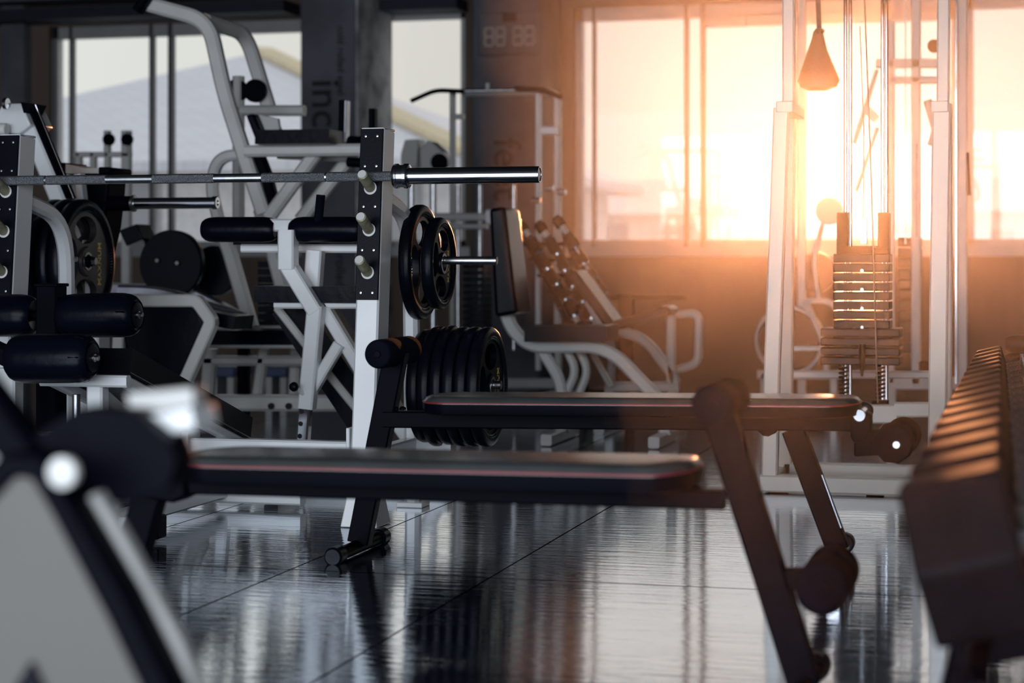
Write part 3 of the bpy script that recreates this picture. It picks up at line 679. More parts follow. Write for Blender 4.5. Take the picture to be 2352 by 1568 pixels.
bar('base_rail', [V(lp1.x - .3, -.02, .03), V(lp1.x + .55, -.02, .03)], .05, .05, 'white', kn, Y)
bar('base_rail', [V(lp1.x, -.3, .03), V(lp1.x, .3, .03)], .05, .05, 'white', kn, X)
bar('rear_leg', [kb.on(838, 862, .03), V(lp1.x + .5, .03, .04)], .05, .045, 'white', kn, Y)
cyl('hand_grip', kb.on(737, 447, -.02), kb.on(731, 512, -.02), .0165, 'foam', kn)

# ------------------------------------------------------------------ tall lever row / pull-down machine
tm = Fr(620, 8.7)
ta = femp(tm, 'lever_pulldown', 'tall grey-white lever machine with curved arms in front of the lettered pillar', 'exercise machine')
def tb(name, pts, w=0.0, wid=.062, m='grey', dep=.055, fl=.10, ch=.012):
    q = [tm.on(x, y, p[2] if len(p) > 2 else w) for p in [tuple(z_) for z_ in pts] for x, y in [p[:2]]]
    return MB().bar(fillet(q, fl, 7), dep, wid, Y, (0, 0), ch).build(name, m, ta)
M['off'] = mat('off_white_enamel', (.66, .655, .64), .33, var=.08, coat=.15)
tb('lever_arm', [(335, 8), (480, 48), (516, 215), (560, 352), (606, 490)], 0, .066, 'off')
tb('lever_arm', [(470, 48, .1), (565, 78, .5), (600, 190, .55), (622, 262, .55)], 0, .066, 'off')
tb('lever_base', [(575, 352), (500, 360), (484, 430), (512, 545)], .05, .05, 'off', fl=.16)
tb('front_leg', [(505, 520), (527, 575), (578, 752)], .0, .062, 'off', fl=.02)
tb('rear_leg', [(598, 480), (627, 575), (672, 752)], .1, .062, 'off', fl=.02)
tb('mast', [(548, 175), (548, 520)], .5, .05, 'grey')
tb('crossbar', [(545, 254), (700, 254)], .5, .05, 'grey')
tb('hand_grip', [(316, 26), (345, -18)], -.05, .045, 'black')
for px_, py_ in ((541, 208), (584, 208)):
    c_ = tm.on(px_, py_, .48); cyl('pulley', c_, c_ + V(0, .03, 0), .055, 'black', ta, 32)
tb('seat_beam', [(565, 347), (832, 344)], -.05, .052, 'off')
pad('arm_pad', tm.on(607, 318, -.05), tm.on(776, 316, -.05), .22, .062, 'vinyl', ta, Y, .02)
MB().prism([tm.on(573, 266, 0), tm.on(592, 262, 0), tm.on(622, 335, 0), tm.on(600, 335, 0)], -.05, .25).build('back_pad', 'vinyl', ta, .012, 3)
MB().prism([tm.on(592, 262, 0), tm.on(638, 272, 0), tm.on(642, 305, 0), tm.on(610, 305, 0)], .0, .03).build('pad_backing', 'grey', ta, .004)
tb('pad_support', [(592, 350), (612, 400), (630, 470)], .02, .05, 'black', fl=.02)
tb('diagonal_strut', [(725, 352), (617, 500)], 0, .058, 'off')
tb('diagonal_strut', [(806, 360), (690, 505)], .2, .058, 'off')
tb('upright_grip', [(790, 230), (788, 326)], .05, .035, 'black')
tb('grip_edge', [(798, 232), (796, 326)], .05, .010, 'silver')
tb('upright_grip', [(857, 250), (857, 305)], .1, .03, 'black')
cyl('arm_end', tm.on(800, 330, .0), tm.on(838, 332, .0), .035, 'black', ta); cyl('arm_end', tm.on(798, 372, .0), tm.on(838, 374, .0), .022, 'black', ta)
tb('lower_link', [(640, 356), (825, 364)], .15, .035, 'grey')
pad('seat_pad', tm.on(488, 772, -.1), tm.on(712, 772, -.1), .30, .062, 'vinyl', ta, Y, .015)
tb('seat_rail', [(474, 794), (712, 794)], -.2, .02, 'off'); tb('seat_rail', [(500, 752), (720, 752)], .1, .018, 'off')
tb('base_rail', [(470, 828), (715, 828)], 0, .045, 'off'); tb('base_rail', [(500, 924), (880, 926)], -.15, .07, 'off', dep=.07)
tb('base_post', [(484, 800), (476, 918)], 0, .06, 'off'); tb('base_post', [(606, 800), (590, 918)], 0, .045, 'off')
for p_ in (624, 664): c_ = tm.on(p_, 932, -.19); cyl('bolt', c_, c_ + V(0, -.015, 0), .014, 'ink', ta, 8)
tb('base_post', [(680, 800), (676, 918)], .1, .05, 'off')
# weight stack inside the lever machine
st = MB()
for k in range(9): st.box(tm.on(592, 600 + k * 17, .35), tm.on(655, 614 + k * 17, .5))
st.build('weight_stack', 'rubber', ta, smooth=False)
for p_ in (540, 880): tb('base_foot', [(p_, 926), (p_ + 2, 1010)], -.15, .05, 'off')
# boxes seen low behind it
for i_, (a_, b_, c_, d_) in enumerate(((500, 870, 560, 905), (625, 868, 680, 902))):
    f_ = Fr((a_ + c_) / 2, 11.3); z0 = f_.on(a_, d_, 0).z; bx = f_.on(a_, b_, 0); bz = f_.on(c_, d_, 0)
    bxo = femp(f_, 'step_platform', ['blue aerobic step low behind the lever machine, further from the pillar', 'blue aerobic step low behind the lever machine, nearer the knee-roller bench'][i_], 'step')
    MB().box((bx.x, -.15, .16), (bz.x, .15, .22)).build('top', 'bluebox', bxo, .01)
    MB().box((bx.x + .01, -.13, 0), (bx.x + .05, .13, .16)).build('riser', 'grey', bxo, .004); MB().box((bz.x - .05, -.13, 0), (bz.x - .01, .13, .16)).build('riser', 'grey', bxo, .004)

# ------------------------------------------------------------------ seat-back machine left centre, with discs behind
sm = Fr(420, 7.9)
se = femp(sm, 'leg_press', 'machine with big black back panel in a bent white tube frame', 'exercise machine')
MB().prism([sm.on(280, 695, 0), sm.on(452, 697, 0), sm.on(474, 742, 0), sm.on(418, 872, 0), sm.on(300, 880, 0)], -.02, .06).build('back_panel', 'vinyl', se, .012)
MB().bar(fillet([sm.on(270, 690, -.02), sm.on(454, 690, -.02), sm.on(488, 738, -.02), sm.on(425, 880, -.02), V(sm.on(400, 940, -.02).x, -.02, .02)], .02, 3), .052, .05, Y, (0, 0), .006).build('frame_tube', 'off', se)
MB().bar(fillet([sm.on(275, 668, .25), sm.on(370, 670, .25), sm.on(560, 730, .25)], .1, 5), .05, .05, Y, (0, 0), .01).build('carriage_rail', 'silver', se)
pad('thigh_pad', sm.on(300, 690, .15), sm.on(560, 740, .15), .2, .055, 'vinyl', se, Y, .02)
bar('base_rail', [V(-.7, .1, .03), V(.5, .1, .03)], .06, .06, 'off', se, Y)
bar('rear_post', [V(-.35, .1, .03), sm.on(280, 690, .1)], .05, .05, 'off', se, Y)
dm = Fr(400, 9.2)
dk = femp(dm, 'disc_machine', 'low dark machine with large round guard discs under the left window', 'exercise machine')
def disc(name, px, py, r, w, t_, m, par, f): c_ = f.on(px, py, w); return MB().lathe([(r * .1, 0), (r * .97, 0), (r, .01), (r, t_ - .01), (r * .97, t_), (r * .1, t_)], c_, Y, 48).build(name, m, par)
disc('guard_disc', 390, 606, .158, -.1, .06, 'rubber', dk, dm); disc('guard_disc', 488, 622, .12, .1, .06, 'rubber', dk, dm)
MB().prism([dm.on(305, 530, 0), dm.on(346, 515, 0), dm.on(360, 550, 0), dm.on(322, 566, 0)], -.15, .0).build('weight_block', 'rubber', dk, .006)
bar('block_arm', [dm.on(340, 545, -.05), dm.on(345, 640, -.05)], .03, .03, 'black', dk, Y)
bar('base_arm', [dm.on(250, 662, 0), dm.on(430, 668, 0), dm.on(575, 740, 0)], .07, .05, 'silver', dk, Y)
for a_, b_ in ((362, 598), (408, 604)): c_ = dm.on(a_, b_, -.11); cyl('bolt', c_, c_ + V(0, -.01, 0), .01, 'chrome', dk, 10)
for p_ in (300, 560): bar('leg', [dm.on(p_, 690, .0), V(dm.on(p_, 690, 0).x, 0, .0)], .05, .05, 'black', dk, X)
pf_ = Fr(250, 11.0)
pt2 = femp(pf_, 'pulley_station', 'grey pulley station with two black wheels below the tiled roof', 'exercise machine')
def lb(name, pts, par, f, wid, m, w=0.0): return MB().bar([f.on(x, y, w) for x, y in pts], .05, wid, Y, (0, 0), .006).build(name, m, par)
lb('post', [(291, 300), (291, 720)], pt2, pf_, .05, 'grey'); lb('top_bar', [(175, 355), (300, 355)], pt2, pf_, .03, 'grey')
lb('post', [(182, 352), (182, 720)], pt2, pf_, .03, 'grey')
for p_ in (215, 248): lb('hanger', [(p_, 350), (p_, 400)], pt2, pf_, .03, 'grey')
lb('lower_bar', [(178, 402), (298, 402)], pt2, pf_, .025, 'grey')
for p_ in (247, 289):
    c_ = pf_.on(p_, 320, -.05); pu = MB().lathe([(.006, 0), (.030, 0), (.034, .005), (.034, .028), (.030, .033), (.006, .033)], c_, Y, 32).build('pulley', 'black', pt2); lb('pulley_stem', [(p_, 300), (p_, 352)], pt2, pf_, .03, 'grey', -.02)
lb('foot', [(170, 722), (300, 722)], pt2, pf_, .05, 'grey')
for p_ in (182, 291): bar('foot_leg', [V(pf_.on(p_, 700, 0).x, 0, pf_.on(p_, 700, 0).z), V(pf_.on(p_, 700, 0).x, 0, 0)], .05, .05, 'grey', pt2, X)

# ------------------------------------------------------------------ lat pull-down station (centre back)
gf = Fr(1160, 11.2)
g = femp(gf, 'lat_station', 'white lat pull-down station against the pillar with the clock', 'exercise machine')
def gb(name, pts, wid=.04, m='off', w=0.0, fl=.05): return MB().bar(fillet([gf.on(x, y, w) for x, y in pts], fl, 5), .05, wid, Y, (0, 0), .01).build(name, m, g)
gb('outer_frame', [(1062, 213), (1240, 211), (1281, 213), (1281, 610), (1283, 850)], .042, 'off', .1, .08)
gb('inner_post', [(1237, 214), (1237, 850)], .032, 'white')
gb('left_post', [(1040, 205), (1040, 850)], .030, 'grey')
gb('brace', [(1040, 268), (1066, 268)], .03, 'grey'); gb('brace', [(1237, 300), (1281, 300)], .05, 'white')
for p_ in (945, 995, 1052, 1102, 1180): c0_ = gf.on(p_, 390 if p_ < 1000 else 425, .3); tube('guide_rod', [c0_, V(c0_.x, .3, .3)], .014 if p_ > 1000 else .022, 'steel', g)
MB().prism([gf.on(934, 322, 0), gf.on(965, 320, 0), gf.on(962, 385, 0), gf.on(925, 385, 0), gf.on(925, 355, 0)], -.04, .1).build('pulley_housing', 'grey', g, .006)
MB().prism([gf.on(985, 324, 0), gf.on(995, 325, 0), gf.on(1020, 350, 0), gf.on(1024, 378, 0), gf.on(1005, 392, 0), gf.on(970, 388, 0), gf.on(968, 345, 0)], -.04, .1).build('pulley_housing', 'grey', g, .006)
c_ = gf.on(1008, 372, -.05); MB().lathe([(.01, 0), (.05, 0), (.05, .02), (.01, .02)], c_, Y, 32).build('pulley', 'black', g)
gb('lower_crossbar', [(1000, 498), (1130, 498)], .045, 'grey', -.1); gb('crossbar_end', [(1118, 498), (1142, 498)], .085, 'white', -.14)
gb('lower_crossbar', [(1000, 520), (1120, 520)], .03, 'grey', -.1)
for x_, y_ in ((1252, 432), (1280, 441), (1222, 460)): c_ = gf.on(x_, y_, -.06); cyl('adjuster_pin', c_, c_ + V(.05, 0, 0), .018, 'chrome', g)
ws = MB()
for k in range(10): ws.box(gf.on(1062, 605 + 15 * k, .2), gf.on(1130, 617 + 15 * k, .38))
ws.build('weight_stack', 'rubber', g, smooth=False)
gb('foot_beam', [(1000, 880), (1290, 880)], .06, 'grey')
for p_ in (1040, 1237, 1281): x_ = gf.on(p_, 880, 0).x; bar('foot', [V(x_, -.3, .03), V(x_, .4, .03)], .06, .06, 'grey', g, X)
for p_ in (1070, 1092, 1122):
    c_ = gf.on(p_, 602, -.02); cyl('clip', c_, c_ + V(.03, 0, 0), .016, 'chrome', g)
# the bar
cb = gf.on(1120, 207, -.15)
lbq = empty('pulldown_bar', gf.o + cb, 'angled pull-down bar with black grips hanging on the lat station', 'pull-down bar')
tube('bar', [gf.on(1065, 209, -.15) - cb, gf.on(1186, 207, -.15) - cb], .012, 'steel', lbq)
MB().tube(fillet([gf.on(944, 232, -.15) - cb, gf.on(1000, 207, -.15) - cb, gf.on(1068, 210, -.15) - cb], .05, 5), .013, 12).build('grip', 'black', lbq)
MB().tube(fillet([gf.on(1182, 205, -.15) - cb, gf.on(1245, 205, -.15) - cb, gf.on(1290, 224, -.15) - cb], .05, 5), .014, 12).build('grip', 'black', lbq)
cyl('swivel', V(0, 0, 0), V(0, 0, .04), .012, 'grey', lbq)

# ------------------------------------------------------------------ upright bench (backrest and seat)
hf = Fr(1290, 8.9)
hb_ = femp(hf, 'shoulder_bench', 'upright shoulder-press bench with tall black backrest and flat seat', 'bench')
MB().prism([hf.on(1140, 480, 0), hf.on(1176, 476, 0), hf.on(1204, 718, 0), hf.on(1153, 727, 0)], -.13, .14).build('backrest', 'gloss', hb_, .018, 4)
pad('seat', hf.on(1221, 764, 0), hf.on(1408, 764, 0), .27, .072, 'gloss', hb_, Y, .02)
def hbm(f, par, name, pts, wid=.055, m='off', w=0.0, fl=.1): return MB().bar(fillet([f.on(x, y, w) for x, y in pts], fl, 7), .05, wid, Y, (0, 0), .01).build(name, m, par)
hbm(hf, hb_, 'frame_tube', [(1150, 600), (1166, 745), (1215, 796), (1396, 794), (1525, 930)], .058, 'off', 0, .12)
hbm(hf, hb_, 'rear_leg', [(1240, 796), (1292, 880), (1290, 960)], .05, 'off', .05, .1)
hbm(hf, hb_, 'curved_brace', [(1300, 800), (1325, 850), (1295, 915)], .035, 'off', .08, .2)
hbm(hf, hb_, 'curved_brace', [(1330, 805), (1352, 850), (1325, 915)], .035, 'off', .16, .2)
xq = hf.on(1290, 960, .05).x; xr_ = hf.on(1525, 930, 0).x
bar('floor_bar', [V(xq, -.25, .03), V(xq, .3, .03)], .05, .05, 'off', hb_, X); bar('floor_bar', [V(xr_, -.25, .03), V(xr_, .25, .03)], .05, .05, 'off', hb_, X)
bar('leg_end', [hf.on(1520, 925, 0), V(xr_ + .01, 0, .04)], .055, .05, 'off', hb_, Y)
bar('leg_end', [hf.on(1290, 955, .05), V(xq, .05, .04)], .05, .05, 'off', hb_, Y)

# ------------------------------------------------------------------ inclined bench further back
jf = Fr(1440, 9.5)
jb = femp(jf, 'incline_bench', 'incline bench with sloping black backrest and tilted seat near the brown wall', 'bench')
MB().prism([jf.on(1311, 624, 0), jf.on(1334, 619, 0), jf.on(1424, 740, 0), jf.on(1400, 746, 0)], -.13, .13).build('backrest', 'gloss', jb, .012, 3)
MB().prism([jf.on(1412, 738, 0), jf.on(1536, 700, 0), jf.on(1550, 708, 0), jf.on(1548, 722, 0), jf.on(1424, 757, 0)], -.13, .13).build('seat', 'gloss', jb, .012, 3)
hbm(jf, jb, 'frame_tube', [(1405, 755), (1480, 775), (1545, 860), (1552, 880)], .05, 'grey', 0, .1)
hbm(jf, jb, 'seat_post', [(1542, 725), (1542, 880)], .045, 'grey', 0)
hbm(jf, jb, 'rear_leg', [(1350, 690), (1410, 800), (1400, 890)], .04, 'grey', .05)
hbm(jf, jb, 'side_frame', [(1552, 722), (1606, 718), (1604, 835), (1550, 850)], .04, 'grey', .1, .05)
hbm(jf, jb, 'base_rail', [(1395, 888), (1560, 888)], .05, 'grey', 0); hbm(jf, jb, 'thin_strut', [(1362, 812), (1403, 888)], .025, 'off', -.1)
for p_ in (1400, 1545): x_ = jf.on(p_, 888, 0).x; bar('foot', [V(x_, -.25, .02), V(x_, .25, .02)], .05, .04, 'grey', jb, X); bar('foot_post', [jf.on(p_, 886, 0), V(x_, 0, .02)], .045, .045, 'grey', jb, X)
b2f = Fr(1490, 11.9); q = b2f.on(1490, 683, 0)
bs = femp(b2f, 'bar_stand', 'dark stand carrying a short bar behind the incline bench', 'stand')
lb('post', [(1438, 676), (1438, 905)], bs, b2f, .09, 'black'); tube('cross_bar', [b2f.on(1390, 683, 0), b2f.on(1578, 683, 0)], .016, 'black', bs)
box('base', V(b2f.on(1438, 900, 0).x - .2, -.2, 0), V(b2f.on(1438, 900, 0).x + .2, .2, .05), 'black', bs, .01)

# ------------------------------------------------------------------ chrome dumbbell tree
tf = Fr(1280, 10.5)
tr_ = femp(tf, 'dumbbell_tree', 'slanted storage tree full of chrome-ended dumbbells behind the shoulder bench', 'dumbbell tree')
lb('side_rail', [(1205, 540), (1315, 760), (1360, 960)], tr_, tf, .03, 'black', .1); lb('side_rail', [(1300, 540), (1385, 760), (1440, 950)], tr_, tf, .03, 'black', .1)
for k in range(6): lb('shelf_bar', [(1195 + k * 21, 560 + k * 36), (1300 + k * 18, 560 + k * 36)], tr_, tf, .02, 'black', .08)
box('base', V(tf.on(1340, 900, 0).x, -.1, 0), V(tf.on(1450, 900, 0).x, .4, .05), 'black', tr_)
def small_db(label, loc, rot, group, r=.031, L_=.19):
    e_ = empty('chrome_dumbbell', loc, label, 'dumbbell', group); e_.rotation_euler = rot
    cyl('handle', V(-L_ / 2 + .03, 0, 0), V(L_ / 2 - .03, 0, 0), .015, 'nylon', e_, 14)
    for s_ in (-1, 1):
        hd = MB().lathe([(r * .8, 0), (r, .006), (r, .044), (r * .8, .05)], V(s_ * (L_ / 2 - .05), 0, 0), V(s_, 0, 0), 20).build('head', 'black', e_)
        MB().lathe([(r * .78, .05), (r * .75, .062), (r * .3, .066)], V(s_ * (L_ / 2 - .05), 0, 0), V(s_, 0, 0), 16).build('end_cap', 'chrome', hd)
    return e_
rows = ['top', 'second', 'third', 'fourth', 'fifth', 'lowest']
cols = ['inner', 'middle', 'outer']
proto = None
for k in range(6):
    for c in range(3):
        px_ = 1217 + k * 20.5 + c * 42; py_ = 545 + k * 36 - c * 5 + (8 if c == 1 else 0)
        lab = '%s chrome-ended dumbbell on the %s level of the dumbbell tree' % (cols[c], rows[k])
        L0 = tf.o + tf.on(px_, py_, .0)
        if proto is None: proto = small_db(lab, L0, (0, R(38), R(-30)), 'dumbbells on the tree'); o = proto
        else:
            o = copy_tree(proto); o.location = L0; o['label'] = lab
        o.rotation_euler = (0, R(58 + random.uniform(-6, 6)), R(-12 + random.uniform(-8, 8)))

# ------------------------------------------------------------------ cable cross-over machine (right)
cf = Fr(1768, 6.95)
cm = femp(cf, 'cable_machine', 'tall white cable machine with black weight stack in front of the sunny window', 'exercise machine')
def cbm(name, pts, wid, dep=.05, m='cream', w=0.0, fl=0): 
    q_ = [cf.on(x, y, w) for x, y in pts]
    return MB().bar(fillet(q_, fl, 4) if fl else q_, dep, wid, Y, (0, 0), .006).build(name, m, cm)
cbm('front_post', [(1768, 1112), (1774, 850), (1796, 248)], .056, .05)
cbm('rear_post', [(1803, 1085), (1806, 850), (1812, 248)], .050, .05, 'cream', .30)
cbm('upper_post', [(1812, 252), (1812, -60)], .044, .05, 'cream', .16)
cbm('front_post', [(2152, 1100), (2156, 700), (2163, 238)], .062, .05)
cbm('rear_post', [(2176, 1085), (2178, 700), (2178, 240)], .030, .05, 'cream', .30)
cbm('upper_post', [(2166, 245), (2168, -60)], .044, .05, 'cream', .12)
for p_ in (1812, 2167):
    a_ = cf.on(p_ - 8, 246, 0); MB().box(a_ + V(-.03, -.03, -.02), a_ + V(.03, .34, .02)).build('post_bracket', 'cream', cm, .004)
zb0 = .035
xl_, xr2 = cf.on(1748, 1110, 0).x, cf.on(2300, 1100, 0).x
bar('base_beam', [V(xl_, 0, .035), V(xr2, 0, .035)], .06, .06, 'cream', cm, Y)
bar('base_beam', [V(xl_ + .05, .30, .05), V(xr2, .30, .05)], .05, .06, 'cream', cm, Y)
bar('base_side', [V(xl_ + .03, -.02, .035), V(xl_ + .03, .75, .035)], .05, .06, 'cream', cm, X)
bar('base_side', [V(cf.on(2155, 1100, 0).x, -.02, .035), V(cf.on(2155, 1100, 0).x, .75, .035)], .05, .06, 'cream', cm, X)
for p_ in (1790, 2010): x_ = cf.on(p_, 1125, 0).x; box('rubber_foot', V(x_ - .03, -.02, 0), V(x_ + .03, .03, .01), 'black', cm)
cbm('middle_beam', [(1822, 950), (2060, 950)], .07, .05, 'cream', .45); cbm('middle_beam', [(2055, 940), (2170, 940)], .055, .05, 'cream', .45)
cbm('stack_rail', [(1800, 860), (2170, 860)], .03, .05, 'off', .8); cbm('stack_rail', [(1800, 800), (1900, 800)], .022, .04, 'off', .9)
cbm('top_crossbar', [(1812, -30), (2168, -30)], .06, .05, 'cream', .16)
WS = .50
for p_ in (1942, 1953, 2027, 2036): 
    q_ = cf.on(p_, 500, WS); tube('guide_rod', [V(q_.x, WS, .28), V(q_.x, WS, 1.95)], .007, 'chrome', cm, 12)
def sb(a, b, c, d, w0, w1): p_ = cf.on(a, b, WS); q_ = cf.on(c, d, WS); return V(p_.x, w0, p_.z), V(q_.x, w1, q_.z)
for k in range(9):
    MB().box(*sb(1917, 583 + k * 21.6, 2046, 583 + k * 21.6 + 20, WS - .06, WS + .10)).build('weight_slab', 'rubber', cm, .004)
for k in range(4):
    MB().box(*sb(1890, 752 + k * 21.6, 2070, 752 + k * 21.6 + 20, WS - .09, WS + .12)).build('wide_slab', 'rubber', cm, .004)
MB().box(*sb(1924, 488, 1950, 584, WS - .05, WS + .05)).build('stack_head', 'black', cm, .004); MB().box(*sb(2018, 488, 2044, 584, WS - .05, WS + .05)).build('stack_head', 'black', cm, .004)
MB().box(*sb(1924, 565, 2044, 584, WS - .05, WS + .05)).build('stack_head', 'black', cm, .004)
MB().box(*sb(1976, 500, 1992, 560, WS - .02, WS + .02)).build('selector_stem', 'chrome', cm, .002)
for p_ in (1937, 2022):
    pts_ = []; c_ = cf.on(p_, 838, WS); c2_ = cf.on(p_, 918, WS); H_ = c_.z - c2_.z
    for i in range(120): th = i * 2 * math.pi / 14; pts_.append(V(c_.x + .014 * math.cos(th), WS + .014 * math.sin(th), c2_.z + H_ * i / 119))
    MB().tube(pts_, .0045, 7, V(.3, .2, 1)).build('spring', 'black', cm)
    MB().box(c2_ + V(-.03, -.03, -.02), c2_ + V(.03, .03, .0)).build('spring_seat', 'black', cm, .003)
tube('cable', [cf.on(1975, 60, WS), cf.on(1984, 300, WS), cf.on(1983, 500, WS)], .0022, 'steel', cm, 8)
tube('cable', [cf.on(1985, -20, .25), cf.on(2000, 380, .25), cf.on(2016, 925, .25)], .0028, 'steel', cm, 8)
MB().lathe([(.012, 0), (.012, .05), (.004, .12)], cf.on(1980, 790, WS - .1) , -Z, 16).build('stack_pin', 'black', cm)
for k in range(1, 12, 2):
    c_ = cf.on(1980, 600 + 21.6 * k, WS - .062); 
    cyl('selector_hole', c_, c_ + V(0, -.004, 0), .006, 'chrome', cm, 10)
# bag
bf = Fr(1880, 7.8); bc = bf.on(1882, 95, 0)
bag = empty('leather_strap_bag', bf.o + bc, 'brown pear-shaped leather ab-strap hanging at the top of the cable machine', 'hanging strap')
prof = [(1868, 1890, 72), (1864, 1894, 90), (1855, 1900, 115), (1845, 1912, 145), (1835, 1924, 172), (1832, 1929, 185), (1838, 1922, 200), (1856, 1900, 208)]
s0 = [bf.on(a, y, 0) - bc for a, b, y in prof]; s1 = [bf.on(b, y, 0) - bc for a, b, y in prof]
mbq = MB(); n_ = 20; vs = []; fs = []
for l, r_ in zip(s0, s1):
    c_ = (l + r_) / 2; a_ = (r_.x - l.x) / 2
    for j in range(n_): th = 2 * math.pi * j / n_; vs.append((c_.x + a_ * math.cos(th), .45 * min(a_, .09) * math.sin(th), c_.z))
for i in range(len(prof) - 1):
    for j in range(n_): q0 = i * n_ + j; q1_ = i * n_ + (j + 1) % n_; fs.append((q0, q1_, q1_ + n_, q0 + n_))
fs.append(tuple(range(n_))); fs.append(tuple((len(prof) - 1) * n_ + j for j in range(n_)))
mbq.add(vs, fs).build('pouch', 'leather', bag, 0)
MB().bar([V(0, 0, .03), V(-.01, 0, .30)], .02, .01, X).build('strap', 'leather', bag); MB().lathe([(.016, 0), (.022, .01), (.016, .02)], V(0, 0, .03), Z, 16).build('ring', 'chrome', bag)
# machines behind the cable machine
nf = Fr(2080, 9.3)
nm = femp(nf, 'frame_machine', 'tall backlit frame machine behind the cable machine with crossbars and slim stack', 'exercise machine')
def nb(name, pts, wid=.04, m='off', w=0.0): return MB().bar([nf.on(x, y, w) for x, y in pts], .04, wid, Y, (0, 0), .006).build(name, m, nm)
nb('post', [(2048, 50), (2048, 880)], .03); nb('post', [(2104, -30), (2104, 880)], .045); nb('crossbar', [(2012, 146), (2175, 146)], .045); nb('crossbar', [(2045, 184), (2175, 184)], .035)
nb('thin_post', [(2080, -10), (2080, 560)], .006, 'steel'); nb('diagonal', [(2014, 160), (1962, 330)], .02); nb('diagonal', [(2016, 292), (1966, 440)], .016)
nb('tall_column', [(2208, -60), (2208, 880)], .055, 'off', -.3); nb('column_edge', [(2196, -60), (2196, 880)], .012, 'chrome', -.33)
nb('link', [(1990, 252), (2014, 275)], .04)
for k in range(11): MB().box(nf.on(2062, 545 + k * 24, 0), nf.on(2118, 567 + k * 24, .15)).build('weight_slab', 'rubber', nm, .004)
nb('guide_rod', [(2070, 330), (2070, 545)], .012, 'chrome'); nb('guide_rod', [(2106, 330), (2106, 545)], .012, 'chrome')
disc('pulley', 2145, 105, .032, 0, .03, 'black', nm, nf)
nb('hook_plate', [(2130, 230), (2150, 300), (2138, 335)], .04, 'grey'); nb('handle', [(2222, 350), (2226, 448)], .016, 'black', -.3)
nb('base_beam', [(2030, 880), (2240, 880)], .06, 'off')
for p_ in (2048, 2208): x_ = nf.on(p_, 880, 0).x; bar('foot', [V(x_, -.4, .03), V(x_, .4, .03)], .06, .06, 'off', nm, X); bar('foot_post', [nf.on(p_, 878, 0), V(x_, 0, .03)], .045, .045, 'off', nm, X)
nb('ab_pad_arm', [(2110, 840), (2170, 840)], .05, 'black')
wf = Fr(1830, 10.6)
wk = femp(wf, 'spinning_bike', 'exercise bike with big round flywheel guard behind the cable machine', 'exercise bike')
rg = MB().lathe([(.17, 0), (.185, 0), (.19, .02), (.19, .06), (.17, .06), (.165, .03), (.17, 0)], wf.on(1812, 782, 0), Y, 56); rg.f = [f_ for f_ in rg.f if len(f_) == 4]; rg.build('wheel_rim', 'off', wk)
disc('wheel_disc', 1812, 782, .165, .02, .03, 'rubber', wk, wf)
def wb(name, pts, wid=.03, m='off', w=0.0): return MB().bar(fillet([wf.on(x, y, w) for x, y in pts], .05, 5), .04, wid, Y, (0, 0), .006).build(name, m, wk)
wb('frame_tube', [(1850, 690), (1890, 780), (1900, 860)], .03); wb('frame_tube', [(1850, 690), (1905, 690), (1930, 720)], .03); wb('seat_stem', [(1888, 520), (1870, 590), (1880, 690)], .025)
disc('console', 1904, 484, .075, 0, .05, 'grey', wk, wf)
wb('console_stem', [(1890, 512), (1882, 545)], .02); disc('seat_back', 1872, 625, .11, .1, .06, 'vinyl', wk, wf)
wb('base', [(1740, 860), (1930, 860)], .05)
for p_ in (1755, 1915): x_ = wf.on(p_, 860, 0).x; bar('stabiliser', [V(x_, -.25, .03), V(x_, .25, .03)], .05, .05, 'off', wk, X); bar('stabiliser_post', [wf.on(p_, 858, 0), V(x_, 0, .03)], .04, .04, 'off', wk, X)
bar('left_mast', [wf.on(1842, -40, .1), V(wf.on(1842, 0, .1).x, .1, 0)], .045, .05, 'off', nm if False else wk, X)

